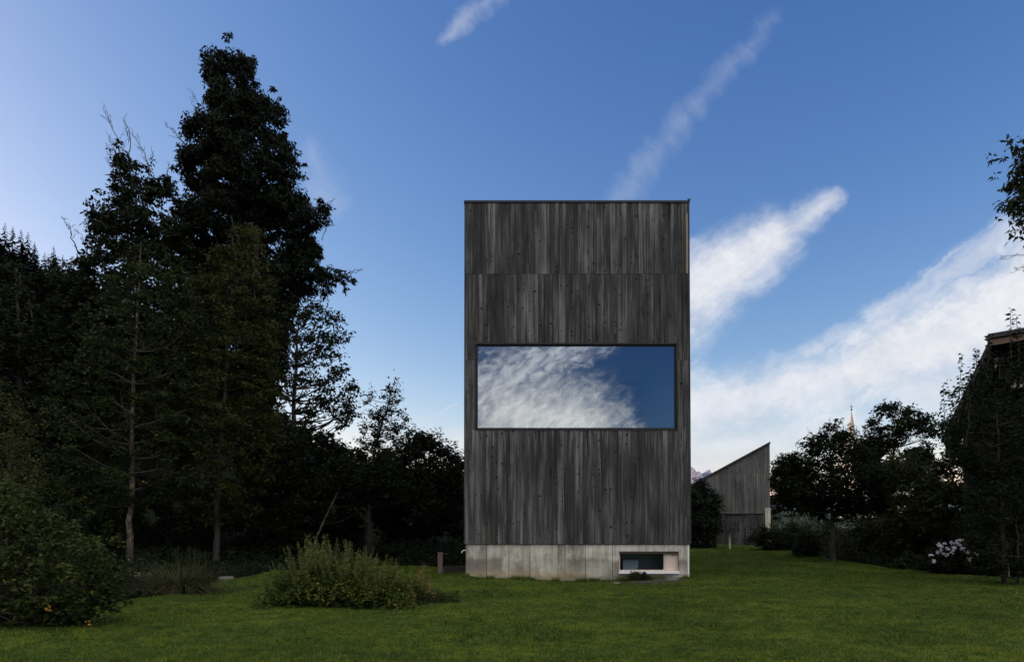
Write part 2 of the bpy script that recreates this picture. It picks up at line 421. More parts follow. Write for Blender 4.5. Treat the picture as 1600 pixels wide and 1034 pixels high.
M['leaf_bush'] = leafmat('bush_leaf', (0.009, 0.015, 0.005), (0.062, 0.078, 0.018), (0.17, 0.155, 0.03), 0.06)
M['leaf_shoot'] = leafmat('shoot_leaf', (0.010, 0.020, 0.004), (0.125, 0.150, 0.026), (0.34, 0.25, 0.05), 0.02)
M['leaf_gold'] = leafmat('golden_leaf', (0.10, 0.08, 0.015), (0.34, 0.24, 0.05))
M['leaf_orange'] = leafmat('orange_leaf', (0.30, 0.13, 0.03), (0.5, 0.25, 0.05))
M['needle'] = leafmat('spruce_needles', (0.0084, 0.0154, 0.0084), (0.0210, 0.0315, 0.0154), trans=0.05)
M['reed'] = leafmat('reed_blade', (0.0210, 0.0300, 0.0108), (0.0720, 0.0780, 0.0330), (0.1560, 0.0900, 0.0420), 0.12)
M['pale_leaf'] = leafmat('silvery_leaf', (0.10, 0.13, 0.10), (0.26, 0.30, 0.24))
M['fruit'] = simple('pear_skin', (0.10, 0.10, 0.03), 0.5, 0, 0.3, 30, 0)

def concrete():
    m, q, b, o = mat('board_marked_concrete')
    oc = q.n('ShaderNodeTexCoord').outputs['Object']
    x, y, z = q.sep(oc); r = q.attr('rnd')
    n1 = q.noise(oc, 3.0, 6, 0.62)
    n2 = q.noise(q.xyz(q.m('MULTIPLY', x, 9), y, q.m('MULTIPLY', z, 0.8)), 1.0, 5, 0.65)
    n3 = q.noise(oc, 40, 4, 0.6)
    f = q.m('ADD', q.m('ADD', q.m('MULTIPLY', n1, 0.5), q.m('MULTIPLY', n2, 0.5)), q.m('MULTIPLY', q.m('SUBTRACT', r, 0.5), 0.16))
    c = q.ramp(f, [(0.34, (0.19, 0.17, 0.135)), (0.5, (0.45, 0.42, 0.345)), (0.64, (0.66, 0.63, 0.54))])
    # tide mark of damp under a ragged line, rust coloured run-off at the outer end
    ln = q.m('ADD', z, q.m('MULTIPLY', q.m('SUBTRACT', q.noise(q.xyz(q.m('MULTIPLY', x, 1.4), 0.0, 0.0), 1.0, 5, 0.7), 0.5), 0.7))
    damp = q.m('MULTIPLY', q.smooth(ln, 0.66, 0.52), q.smooth(q.noise(oc, 0.8, 3, 0.5), 0.38, 0.56))
    c = q.mix(q.m('MULTIPLY', damp, 0.75), c, (0.15, 0.125, 0.10))
    rust = q.m('MULTIPLY', q.smooth(x, 1.0, -0.2), q.smooth(q.m('ADD', z, q.m('MULTIPLY', n2, 0.5)), 0.62, 0.3))
    c = q.mix(q.m('MULTIPLY', rust, 0.55), c, (0.50, 0.36, 0.17))
    spl = q.smooth(q.m('ADD', z, q.m('MULTIPLY', q.m('SUBTRACT', n1, 0.5), 0.5)), 0.2, 0.02)
    c = q.mix(q.m('MULTIPLY', spl, 0.55), c, (0.12, 0.105, 0.07))
    c = q.mix(q.m('MULTIPLY', q.smooth(n3, 0.60, 0.72), 0.35), c, (0.14, 0.13, 0.12))
    q.set(b.inputs['Base Color'], c); b.inputs['Roughness'].default_value = 0.85
    bump(q, b, q.m('ADD', n2, q.m('MULTIPLY', n3, 0.5)), 0.25, 0.01)
    return m
M['concrete'] = concrete()

def glass(name, refl, tint, see):
    m, q, b, o = mat(name)
    q.nt.nodes.remove(b)
    gl = q.n('ShaderNodeBsdfGlossy'); gl.inputs['Roughness'].default_value = 0.0; gl.inputs[0].default_value = (*tint, 1)
    tr = q.n('ShaderNodeBsdfTransparent'); tr.inputs[0].default_value = (*see, 1)
    fr = q.n('ShaderNodeFresnel'); fr.inputs[0].default_value = 1.5
    f = q.m('ADD', fr.outputs[0], refl, clamp=True)
    ms = q.n('ShaderNodeMixShader'); q.set(ms.inputs[0], f)
    q.nt.links.new(tr.outputs[0], ms.inputs[1]); q.nt.links.new(gl.outputs[0], ms.inputs[2]); q.nt.links.new(ms.outputs[0], o.inputs[0])
    return m
M['glass'] = glass('coated_glass', 0.29, (0.86, 0.93, 1.0), (0.88, 0.95, 1.0))
M['glass_small'] = glass('window_glass', 0.02, (0.85, 0.93, 1.0), (0.85, 0.9, 0.92))
M['water'] = glass('trough_water', 0.1, (0.8, 0.9, 1.0), (0.1, 0.13, 0.14))

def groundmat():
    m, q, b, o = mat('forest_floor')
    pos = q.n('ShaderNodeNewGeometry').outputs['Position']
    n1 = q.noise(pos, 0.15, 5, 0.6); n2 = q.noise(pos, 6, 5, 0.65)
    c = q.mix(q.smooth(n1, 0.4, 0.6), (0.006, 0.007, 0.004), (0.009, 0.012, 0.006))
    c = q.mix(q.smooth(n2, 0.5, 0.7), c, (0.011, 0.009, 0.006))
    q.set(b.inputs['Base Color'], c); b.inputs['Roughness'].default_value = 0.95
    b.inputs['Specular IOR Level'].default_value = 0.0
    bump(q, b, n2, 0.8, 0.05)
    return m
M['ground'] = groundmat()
def lawnmat(name, blades):
    m, q, b, o = mat(name)
    pos = q.n('ShaderNodeNewGeometry').outputs['Position']
    n1 = q.noise(pos, 0.55, 4, 0.6); n2 = q.noise(pos, 2.6, 4, 0.6)
    n3 = q.noise(pos, 7, 6, 0.72)
    f = q.m('ADD', q.m('ADD', q.m('MULTIPLY', n1, 0.3), q.m('MULTIPLY', n2, 0.3)), q.m('MULTIPLY', n3, 0.4))
    c = q.ramp(f, [(0.40, (0.012, 0.030, 0.005)), (0.5, (0.054, 0.092, 0.009)), (0.59, (0.14, 0.155, 0.014))])
    if blades:
        r = q.attr('rnd')
        c = q.mix(q.m('MULTIPLY', r, 0.55), c, (0.105, 0.150, 0.018))
        c = q.mix(q.smooth(r, 0.965, 0.97), c, (0.24, 0.20, 0.07))
        q.set(b.inputs['Base Color'], c)
        b.inputs['Roughness'].default_value = 0.5; b.inputs['Specular IOR Level'].default_value = 0.2
        tr = q.n('ShaderNodeBsdfTranslucent'); q.set(tr.inputs[0], c)
        ms = q.n('ShaderNodeMixShader'); ms.inputs[0].default_value = 0.3
        q.nt.links.new(b.outputs[0], ms.inputs[1]); q.nt.links.new(tr.outputs[0], ms.inputs[2]); q.nt.links.new(ms.outputs[0], o.inputs[0])
    else:
        c = q.mix(q.smooth(q.noise(pos, 30, 3, 0.6), 0.4, 0.7), c, (0.03, 0.04, 0.012))
        q.set(b.inputs['Base Color'], c); b.inputs['Roughness'].default_value = 0.95
        b.inputs['Specular IOR Level'].default_value = 0.05
    return m
M['lawn'] = lawnmat('lawn_turf', False); M['blade'] = lawnmat('grass_blade', True)

# ------------------------------------------------------------------ setting: ground, lawn, mountains
def sheet(name, xs, ys, zoff, m_, keep=None):
    X, Y = np.meshgrid(xs, ys)
    Z = H(X, Y) + zoff
    V = np.stack([X, Y, Z], -1).reshape(-1, 3)
    nx, ny = len(xs), len(ys)
    i = np.arange(ny - 1)[:, None] * nx + np.arange(nx - 1)[None, :]
    Fc = np.stack([i, i + 1, i + nx + 1, i + nx], -1).reshape(-1, 4)
    if keep is not None:
        c = V[Fc].mean(1)[:, :2]; Fc = Fc[keep(c)]
    o = mk(name, [(V, Fc)], m_, smooth=True); o['kind'] = 'structure'; return o
def axis(segs):
    a = []
    for s, e, st in segs: a += list(np.arange(s, e, st))
    return np.array(a + [segs[-1][1]])
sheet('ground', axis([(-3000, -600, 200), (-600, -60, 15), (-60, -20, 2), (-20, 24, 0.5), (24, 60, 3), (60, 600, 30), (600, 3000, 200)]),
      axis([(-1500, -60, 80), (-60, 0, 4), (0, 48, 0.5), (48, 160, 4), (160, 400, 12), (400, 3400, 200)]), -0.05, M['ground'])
E_left = [(-260, 1040), (-60, 985), (60, 962), (185, 940), (250, 932), (340, 908), (420, 893), (560, 884), (690, 886), (722, 890)]
E_right = [(1084, 849), (1120, 849), (1205, 855), (1250, 862), (1300, 874), (1370, 884), (1440, 892), (1520, 899), (1620, 903), (1800, 915)]
LAWN = [(-9, -4)] + [tuple(gp(*p)[:2]) for p in E_left] + [(-1.0, 26), (3.0, 32)] + [tuple(gp(*p)[:2]) for p in E_right] + [(22, -4)]
LAWN = np.array(LAWN)
sheet('lawn', np.arange(-14, 24, 0.25), np.arange(-4, 44, 0.25), 0.004, M['lawn'], lambda c: in_poly(c, LAWN))

def mountain():
    n = 420; m_ = 40
    xs = np.linspace(-600, 3600, n); V = []
    for j in range(m_):
        t = j / (m_ - 1)
        for i, x in enumerate(xs):
            crest = 14 + 96 * math.exp(-abs(x - 806) / 40) + 70 * math.exp(-abs(x - 737) / 28) + 26 * math.sin(x * .011) + 14 * math.sin(x * .037 + 1) + 8 * math.sin(x * .09)
            s = 1 - abs(2 * t - 1)
            V.append((x, 2300 + 900 * t + 60 * math.sin(x * .02 + t * 9) * s, -20 + (crest + 132) * s ** 0.85 + 9 * math.sin(x * .05 + j * 1.7) * s))
    i = np.arange(m_ - 1)[:, None] * n + np.arange(n - 1)[None, :]
    Fc = np.stack([i, i + 1, i + n + 1, i + n], -1).reshape(-1, 4)
    o = mk('mountains', [(np.array(V), Fc)], simple('haze_blue_rock', (0.10, 0.12, 0.17), 0.95, 0, 0.45, 0.02, 0)); o['kind'] = 'structure'  # distant haze put into the rock as a blue-grey colour
mountain()

# ------------------------------------------------------------------ the tower house
YF = 19.4
X0 = at(726.5, 850, YF).x; X1 = at(1078.5, 850, YF).x
ZT = at(900, 316, YF).z; ZB = at(900, 849.5, YF).z
WX0, WX1 = at(742, 600, YF).x, at(1058.5, 600, YF).x
WZ0, WZ1 = at(900, 672.5, YF).z, at(900, 536, YF).z
YB = YF + 9.0
house = thing('tower_house', 'tall narrow house clad in dark weathered vertical boards on a pale concrete base', 'house', ((X0 + X1) / 2, YF, 0))
HO = house.location
def part(name, parts, m_, parent=house, **k): return mk(name, parts, m_, parent, org=HO, **k)

def boards(x0, x1, z0, z1, y, thick=0.028, wmin=0.09, wmax=0.2, axis_='x', out=-1, gap=0.006, tone=(0, 1)):
    L = []; x = x0
    while x < x1 - 1e-6:
        w = random.uniform(wmin, wmax)
        if x + w > x1 - 0.06: w = x1 - x
        j = random.uniform(0, 0.010); r = random.uniform(*tone)
        a, b_ = x + gap / 2, x + w - gap / 2
        ya, yb = sorted((y + out * (thick + j), y))
        if axis_ == 'x': L.append(box(a, b_, ya, yb, z0, z1, r))
        else: L.append(box(ya, yb, a, b_, z0, z1, r))
        x += w
    return L
Zs = at(900, 428.5, YF).z; Zj = at(740, 563, YF).z
clad = []
clad += boards(X0, X1, Zs + 0.003, ZT - 0.03, YF)
clad += boards(WX0, WX1, WZ1, Zs - 0.003, YF)
for a, b_ in ((X0, WX0), (WX1, X1)):
    clad += boards(a, b_, Zj + 0.002, Zs - 0.003, YF, wmin=0.1, wmax=0.16)
    clad += boards(a, b_, ZB, Zj - 0.002, YF, wmin=0.1, wmax=0.16)
clad += boards(WX0, WX1, ZB, WZ0, YF)
clad += boards(YF, YB, ZB, ZT - 0.03, X0, axis_='y', out=-1)
clad += boards(YF, YB, ZB, ZT - 0.03, X1, axis_='y', out=1)
clad += boards(X0, X1, ZB, ZT - 0.03, YB, out=1)
part('cladding', clad, M['wood'])
# shell behind the boards
sh = [box(X0, X1, YF, YF + .2, ZB, WZ0), box(X0, X1, YF, YF + .2, WZ1, ZT - .05), box(X0, WX0, YF, YF + .2, WZ0, WZ1), box(WX1, X1, YF, YF + .2, WZ0, WZ1),
      box(X0, X0 + .2, YF + .2, YB, ZB, ZT - .05), box(X1 - .2, X1, YF + .2, YB, ZB, ZT - .05), box(X0 + .2, X1 - .2, YB - .2, YB, ZB, ZT - .05), box(X0 + .2, X1 - .2, YF + .2, YB - .2, ZT - .3, ZT - .06)]
part('wall', sh, M['backing'])
part('roof_edge', [box(X0 - .04, X1 + .03, YF - .055, YB + .05, ZT - .028, ZT + .03), box(X1 - .03, X1 + .045, YF - .06, YF + .5, ZT + .031, ZT + .075)], M['metal'])
part('corner_board', [box(X1 - .085, X1 - .03, YF - .046, YF - .036, at(1070, 428, YF).z, ZT - .35)], simple('new_brown_board', (0.26, 0.20, 0.15), 0.7, 0, 0.25, 12, 0.2))
# the large picture window
def frame_boxes(x0, x1, z0, z1, y0, y1, t):
    return [box(x0, x1, y0, y1, z1 - t, z1), box(x0, x1, y0, y1, z0, z0 + t), box(x0, x0 + t, y0, y1, z0 + t, z1 - t), box(x1 - t, x1, y0, y1, z0 + t, z1 - t)]
win = part('picture_window', frame_boxes(WX0 + .003, WX1 - .003, WZ0 + .003, WZ1 - .003, YF - .045, YF + .10, .035), M['bronze'])
mk('inner_frame', frame_boxes(WX0 + .038, WX1 - .038, WZ0 + .038, WZ1 - .038, YF + .01, YF + .08, .045), M['metal'], win, org=HO)
px0, px1, pz0, pz1 = WX0 + .083, WX1 - .083, WZ0 + .083, WZ1 - .083
mk('pane', [box(px0, px1, YF + .035, YF + .047, pz0, pz1)][:0] + [(np.array([(px0, YF + .04, pz0), (px1, YF + .04, pz0), (px1, YF + .04, pz1), (px0, YF + .04, pz1)]), np.array([[0, 1, 2, 3]]))], M['glass'], win, org=HO)
rx0, rx1, ry0, ry1, rz0, rz1 = WX0 + .04, WX1 - .04, YF + .12, YF + 5.0, WZ0 + .04, WZ1 - .04
RV = np.array([(x, y, z) for x in (rx0, rx1) for y in (ry0, ry1) for z in (rz0, rz1)])
part('room', [(RV, BOXF[[0, 1, 4, 5]])], M['room'])
part('back_wall', [(np.array([(rx0, ry1 - .01, rz0), (rx0, ry1 - .01, rz1), (rx1, ry1 - .01, rz1), (rx1, ry1 - .01, rz0)]), np.array([[0, 1, 2, 3]]))], M['backing'])
# concrete base
CT = ZB - 0.012
def cx(p): return at(p, 870, YF).x
SX0, SX1 = cx(967.5), cx(1061)
SZ0, SZ1 = at(1000, 894, YF).z, at(1000, 861, YF).z
cols = [727.5, 760, 795, 828, 872, 915, 957]
cb = []
for a, b_ in zip(cols[:-1], cols[1:]):
    cb.append(box(cx(a) + .006, cx(b_) - .006, YF + .004 + random.uniform(0, .004), YF + .3, -.7, CT, random.random()))
cb += [box(cx(957) + .006, SX0, YF + .006, YF + .3, -.7, CT, .6), box(SX0 + .002, SX1 - .002, YF + .006, YF + .3, SZ1, CT, .75),
       box(SX0 + .002, SX1 - .002, YF + .006, YF + .3, -.7, SZ0, .7), box(SX1, X1 - .02, YF + .006, YF + .3, -.7, CT, .55)]
cb += [box(X0 + .02, X0 + .3, YF + .302, YB, -.7, CT, .4), box(X1 - .3, X1 - .022, YF + .302, YB, -.7, CT, .4), box(X0 + .302, X1 - .302, YB - .3, YB - .002, -.7, CT, .4)]
base = part('concrete_base', cb, M['concrete'])
mk('corner_strip', [box(X1 - .075, X1 - .035, YF - .001, YF + .005, 0.05, CT - .01)], M['sill'], base, org=HO)
part('ceiling_slab', [box(X0 + .3, X1 - .3, YF + .3, YB - .3, CT - .05, CT)], M['backing'])
bx = cx(1040)
sw = part('basement_window', frame_boxes(SX0 + .01, bx, SZ0 + .04, SZ1 - .012, YF + .10, YF + .17, .03), M['palewood'])
mk('head_board', [box(SX0 + .004, SX1 - .004, YF + .03, YF + .098, SZ1 - .06, SZ1 - .002)], simple('dark_head_board', (0.07, 0.045, 0.035), 0.7, 0, 0.2, 15, 0), sw, org=HO)
mk('pane', [(np.array([(SX0 + .04, YF + .14, SZ0 + .07), (bx - .03, YF + .14, SZ0 + .07), (bx - .03, YF + .14, SZ1 - .042), (SX0 + .04, YF + .14, SZ1 - .042)]), np.array([[0, 1, 2, 3]]))], M['glass_small'], sw, org=HO)
sp = mk('side_panel', [box(bx + .012, SX1 - .05, YF + .10, YF + .16, SZ0 + .04, SZ1 - .062), box(SX1 - .047, SX1 - .008, YF + .085, YF + .17, SZ0 + .04, SZ1 - .062)], M['palewood'], sw, org=HO)
mk('handle', [box(SX1 - .17, SX1 - .11, YF + .07, YF + .098, SZ1 - .12, SZ1 - .095)], M['oldpost'], sw, org=HO)
mk('sill', [box(SX0 + .004, SX1 - .004, YF - .05, YF + .09, SZ0 + .002, SZ0 + .038), box(SX0 - .02, SX1 + .0, YF - .052, YF - .002, SZ0 - .03, SZ0 + .036)], M['sill'], sw, org=HO)
part('cellar_wall', [box(SX0 - .5, SX1 + .2, YF + 1.3, YF + 1.35, -.6, CT - .06)], M['cellar'])
part('cellar_cupboard', [box(SX0 + .2, SX0 + .65, YF + .6, YF + 1.0, -.4, SZ0 + .32)], M['room'])
part('downpipe', [tube([(cx(1026), YF - .03, SZ0 - .05), (cx(1026), YF - .03, -.15)], .022, 8)], M['oldpost'])
tp = at(722, 860, YF + .3)
part('outdoor_tap', [tube([(X0 + .03, YF + .45, tp.z), (X0 - .06, YF + .45, tp.z + .01), (X0 - .11, YF + .45, tp.z - .02), (X0 - .125, YF + .45, tp.z - .07)], .018, 8)], M['white'])

# ------------------------------------------------------------------ trees
def limb(a, b_, r0, r1, rise=0.15, wob=0.06, n=8, sides=5):
    a = np.asarray(a, float); b_ = np.asarray(b_, float); L = np.linalg.norm(b_ - a)
    t = np.linspace(0, 1, n)[:, None]
    P = a + (b_ - a) * t
    P[:, 2] -= (rise * L * np.sin(np.pi * t[:, 0])) * 0.6
    w = np.cumsum(rng.normal(size=(n, 3)), 0) * wob * L / n; w -= t * w[-1]; w -= (1 - t) * w[0]
    return tube(P + w, r0 + (r1 - r0) * t[:, 0] ** 0.8, sides)

def twigs(P0, P1, r=0.02, n=9, spread=0.5, depth=1):
    """a bare branch with side twigs"""
    L = [limb(P0, P1, r, r * .25, rise=-.05, wob=.25, n=9)]
    P0 = np.asarray(P0, float); P1 = np.asarray(P1, float); D = P1 - P0; l = np.linalg.norm(D); D /= l
    for k in range(n):
        t = rng.uniform(.15, .97); s = P0 + D * l * t
        dv = D + rng.normal(size=3) * spread; dv[2] += .25; dv /= np.linalg.norm(dv)
        e = s + dv * l * rng.uniform(.1, .3) * (1.15 - t * .6)
        L.append(limb(s, e, r * .45, r * .15, rise=.1, wob=.3, n=5, sides=4))
        if depth:
            for _ in range(2):
                s2 = s + (e - s) * rng.uniform(.4, .9); dv2 = dv + rng.normal(size=3) * .6; dv2 /= np.linalg.norm(dv2)
                L.append(limb(s2, s2 + dv2 * l * .07, r * .25, r * .1, n=4, sides=3))
    return L

def crown_pts(poly, Y, n, tmax, k=1.1, inset=0.0):
    q = np.asarray(poly, float); lo, hi = q.min(0), q.max(0); P = np.zeros((0, 2))
    while len(P) < n:
        S = rng.uniform(lo, hi, (n * 3, 2)); S = S[in_poly(S, q)]; P = np.concatenate([P, S[edge_dist(S, q) / F * Y > inset]])
    P = P[:n]; ed = edge_dist(P, q) / F * Y
    off = rng.uniform(-1, 1, n) * np.minimum(ed * k + .15, tmax)
    W_ = np.array([at(a, b_, Y) for a, b_ in P]); W_[:, 1] += off
    return W_

def foliage(C, per, cr, size, up=.5, aspect=.5, droop=.3, flat=.7):
    n = len(C); k = np.maximum(3, (per * rng.uniform(.4, 1.6, n)).astype(int))
    idx = np.repeat(np.arange(n), k); N = len(idx)
    rad = cr * rng.uniform(.5, 1.5, n)[idx]
    o = rng.normal(size=(N, 3)); o *= (rad * rng.uniform(0, 1, N) ** .45 / (np.linalg.norm(o, axis=1) + 1e-6) * .82)[:, None]; o[:, 2] *= flat
    tone = np.clip(rng.uniform(0, 1, n)[idx] * .55 + rng.uniform(0, 1, N) * .45, 0, 1)
    return leaves(C[idx] + o, size, up, aspect, droop, tone)

def tree(name, label, cat, base_px, Y, polys, clusters, per, cr, size, leaf, trunk_pts=None, r0=.16, top=None, limbs=40, bark='bark', bare=(), tmax=2.5,
         group=None, aspect=.5, up=.5, droop=.3, flat=.7, lr=.05, kdepth=1.1, part_trunk='trunk', boost=True):
    bx_ = at(base_px, 800, Y).x; b0 = Vector((bx_, Y, Hf(bx_, Y)))
    if Y > 20 and boost: size, clusters, per, cr = size * 1.4, int(clusters * 1.25), int(per * 1.5), cr * .9
    root = thing(name, label, cat, b0, group)
    tp_ = [np.array(b0) - (0, 0, .25)] + [np.array(at(*p, Y)) for p in (trunk_pts or [])]
    tp_ = np.array(tp_)
    # resample the trunk
    seg = np.r_[0, np.cumsum(np.linalg.norm(np.diff(tp_, axis=0), axis=1))]
    ts = np.linspace(0, seg[-1], 22); TP = np.stack([np.interp(ts, seg, tp_[:, i]) for i in range(3)], -1)
    TP[1:-1] += rng.normal(size=(20, 3)) * min(.03, r0 * .18); TP[:, 1] += np.linspace(0, 1, 22) * rng.normal() * .2
    rr = r0 * (1 - .86 * np.linspace(0, 1, 22)); rr[0] *= 1.35; rr[1] *= 1.12
    wood = [tube(TP, rr, 9)]; arms = []
    Cs = []
    for poly in (polys if isinstance(polys[0][0], (list, tuple)) else [polys]): Cs.append(crown_pts(poly, Y, clusters, tmax, kdepth, min(.4 * cr, .28) if name == 'tree' and Y > 29 else 0.0))
    C = np.concatenate(Cs)
    fr = []                     # loose sprays along the outline
    for poly in (polys if isinstance(polys[0][0], (list, tuple)) else [polys]):
        q_ = np.array(poly, float); ce = q_.mean(0)
        for a_, b_ in zip(q_, np.roll(q_, -1, 0)):
            for _ in range(int(np.linalg.norm(b_ - a_) / (9 if Y > 20 else 16)) + 1):
                p_ = a_ + (b_ - a_) * rng.uniform(); o_ = (p_ - ce) / (np.linalg.norm(p_ - ce) + 1e-6) * rng.uniform(-8, 9) * 26 / Y
                w_ = np.array(at(*(p_ + o_), Y)); w_[1] += rng.normal() * .4
                if w_[2] > Hf(w_[0], w_[1]) + .15: fr.append(w_)
    pick = rng.choice(len(C), min(limbs, len(C)), replace=False)
    for i in pick:
        c = C[i]; hd = np.hypot(c[0] - TP[:, 0], c[1] - TP[:, 1])
        want = c[2] - .55 * hd.mean() * rng.uniform(.4, 1.3)
        j = int(np.clip(np.argmin(np.abs(TP[:, 2] - want)), 4, 21))
        arms.append(limb(TP[j], c, min(lr, rr[j] * .7) * rng.uniform(.6, 1.1), .007, rise=rng.uniform(0, .25), wob=.12, n=8))
    to = mk(part_trunk, wood + arms, M[bark], root, org=b0, smooth=True)
    if bark != 'bark':
        to.data.materials.append(M['bark']); mi = np.ones(len(to.data.polygons), np.int32); mi[:len(wood[0][1])] = 0
        to.data.polygons.foreach_set('material_index', mi)
    mk('crown', [foliage(C, per, cr, size, up, aspect, droop, flat), foliage(np.array(fr), per * .3, cr * .42, size * .9, up, aspect, droop, 1.2)], M[leaf], root, org=b0)
    if bare:
        for (p0, p1, r) in bare: mk('bare_branch', twigs(np.array(at(*p0, Y)) + (0, rng.normal() * .3, 0), at(*p1, Y), r), M['twig'], root, org=b0)
    return root

# left wood
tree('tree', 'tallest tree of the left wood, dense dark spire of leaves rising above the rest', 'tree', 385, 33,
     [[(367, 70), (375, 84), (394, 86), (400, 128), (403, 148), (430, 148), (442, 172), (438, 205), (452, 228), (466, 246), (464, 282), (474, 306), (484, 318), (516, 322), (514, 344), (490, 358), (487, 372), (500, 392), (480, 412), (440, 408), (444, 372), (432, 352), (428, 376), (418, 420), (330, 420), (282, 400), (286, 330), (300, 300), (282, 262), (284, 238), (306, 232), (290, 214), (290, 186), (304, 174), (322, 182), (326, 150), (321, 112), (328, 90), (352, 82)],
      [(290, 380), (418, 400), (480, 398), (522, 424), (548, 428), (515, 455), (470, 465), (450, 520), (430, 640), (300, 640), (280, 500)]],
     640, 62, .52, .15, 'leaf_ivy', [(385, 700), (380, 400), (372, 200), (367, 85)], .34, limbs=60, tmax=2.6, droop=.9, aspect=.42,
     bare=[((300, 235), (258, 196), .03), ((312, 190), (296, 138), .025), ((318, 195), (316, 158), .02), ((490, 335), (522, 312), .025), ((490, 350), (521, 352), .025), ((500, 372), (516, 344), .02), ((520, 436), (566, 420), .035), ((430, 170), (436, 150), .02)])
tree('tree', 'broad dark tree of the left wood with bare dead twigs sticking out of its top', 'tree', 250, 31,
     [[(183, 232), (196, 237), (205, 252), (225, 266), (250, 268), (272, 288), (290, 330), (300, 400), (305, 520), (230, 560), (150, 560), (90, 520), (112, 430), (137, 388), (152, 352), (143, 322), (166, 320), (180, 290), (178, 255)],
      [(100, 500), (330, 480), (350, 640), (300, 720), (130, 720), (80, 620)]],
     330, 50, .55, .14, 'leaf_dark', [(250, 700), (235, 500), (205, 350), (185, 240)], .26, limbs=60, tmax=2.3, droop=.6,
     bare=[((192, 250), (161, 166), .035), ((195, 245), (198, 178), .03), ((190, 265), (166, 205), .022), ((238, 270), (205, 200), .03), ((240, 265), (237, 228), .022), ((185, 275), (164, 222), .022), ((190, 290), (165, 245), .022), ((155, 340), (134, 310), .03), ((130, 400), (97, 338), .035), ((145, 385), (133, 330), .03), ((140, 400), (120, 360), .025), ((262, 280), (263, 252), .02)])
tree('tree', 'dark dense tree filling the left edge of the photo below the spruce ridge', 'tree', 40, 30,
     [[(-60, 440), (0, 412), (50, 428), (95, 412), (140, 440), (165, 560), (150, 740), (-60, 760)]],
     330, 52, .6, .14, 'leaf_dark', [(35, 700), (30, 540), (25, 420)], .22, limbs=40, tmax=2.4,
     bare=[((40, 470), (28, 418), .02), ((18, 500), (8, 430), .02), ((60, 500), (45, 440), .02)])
tree('pale_trunk_tree', 'tree with a thin pale flaking trunk in front of the left wood', 'tree', 203, 24.5,
     [[(225, 385), (268, 405), (300, 450), (328, 520), (330, 640), (300, 740), (240, 790), (150, 790), (90, 740), (80, 640), (110, 540), (150, 455), (190, 415)]],
     330, 40, .48, .095, 'leaf_mid', [(206, 800), (212, 650), (216, 560), (224, 440), (228, 385)], .115, limbs=46, bark='palebark', tmax=1.9, up=.9, flat=.45)
tree('tree', 'yellowing feathery tree in front of the tallest dark tree, left of the spreading open one', 'tree', 338, 26,
     [[(370, 345), (398, 362), (418, 430), (428, 520), (436, 600), (430, 700), (400, 800), (320, 815), (275, 770), (262, 680), (272, 560), (302, 450), (342, 382)]],
     400, 42, .48, .095, 'leaf_yellow', [(338, 780), (345, 640), (352, 500), (366, 360)], .12, limbs=50, bark='bark', tmax=1.9, up=.9, flat=.5,
     bare=[((370, 420), (362, 340), .02), ((395, 430), (402, 350), .018), ((400, 470), (375, 400), .015)])
tree('open_tree', 'open small leaved tree with visible limbs against the sky right of the dark spire', 'tree', 458, 32,
     [[(425, 470), (500, 468), (528, 488), (545, 515), (532, 560), (552, 600), (562, 640), (545, 662), (520, 668), (470, 665), (430, 640), (418, 560)]],
     230, 16, .42, .13, 'leaf_dark', [(456, 760), (460, 640), (464, 560), (468, 480)], .2, limbs=110, tmax=1.8, lr=.06, droop=.5)
tree('young_tree', 'small upright young tree with steep branches standing between the wood and the house', 'tree', 578, 28,
     [[(618, 585), (626, 600), (622, 625), (610, 650), (600, 690), (585, 700), (588, 650), (600, 612)], [(570, 612), (582, 606), (592, 640), (595, 700), (568, 712), (556, 690), (570, 650)], [(600, 690), (622, 640), (634, 636), (638, 660), (618, 700), (640, 690), (650, 705), (600, 730)], [(550, 700), (640, 705), (640, 780), (540, 780)]],
     70, 16, .22, .12, 'leaf_dark', [(576, 760), (585, 700), (604, 640), (618, 588)], .09, limbs=90, tmax=.9, lr=.035, droop=.2, boost=False)
tree('leaning_tree', 'thin leaning tree with a bare slanting trunk behind the spiky shrub', 'tree', 481, 26,
     [[(520, 720), (560, 700), (600, 715), (640, 760), (600, 790), (540, 770), (500, 760)]],
     110, 34, .4, .1, 'leaf_dark', [(495, 840), (520, 788), (545, 735), (557, 712)], .06, limbs=7, tmax=1.3, lr=.011, bark='palebark')
def shrub(label, base_px, Y, poly, clusters, per, cr, size, leaf, name='shrub', cat='shrub', **k):
    return tree(name, label, cat, base_px, Y, [poly], clusters, per, cr, size, leaf, [(base_px, np.array(poly)[:, 1].mean())], .05, limbs=k.pop('limbs', 24), part_trunk='stems', **k)
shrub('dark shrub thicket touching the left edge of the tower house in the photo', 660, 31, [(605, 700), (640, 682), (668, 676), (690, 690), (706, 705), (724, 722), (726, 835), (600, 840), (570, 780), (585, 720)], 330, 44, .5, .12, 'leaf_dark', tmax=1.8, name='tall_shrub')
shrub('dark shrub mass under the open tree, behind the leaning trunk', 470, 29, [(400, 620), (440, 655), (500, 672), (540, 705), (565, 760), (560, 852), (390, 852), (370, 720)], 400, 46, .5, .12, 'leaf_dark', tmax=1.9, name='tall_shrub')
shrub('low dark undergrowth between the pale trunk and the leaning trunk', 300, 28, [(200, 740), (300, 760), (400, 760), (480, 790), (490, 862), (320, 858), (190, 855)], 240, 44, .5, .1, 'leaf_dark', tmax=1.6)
shrub('dark undergrowth left of the pale trunk, behind the leafy bush', 110, 25, [(-40, 690), (60, 700), (150, 730), (195, 790), (190, 880), (100, 900), (-40, 900)], 300, 48, .5, .1, 'leaf_mid', tmax=1.6)
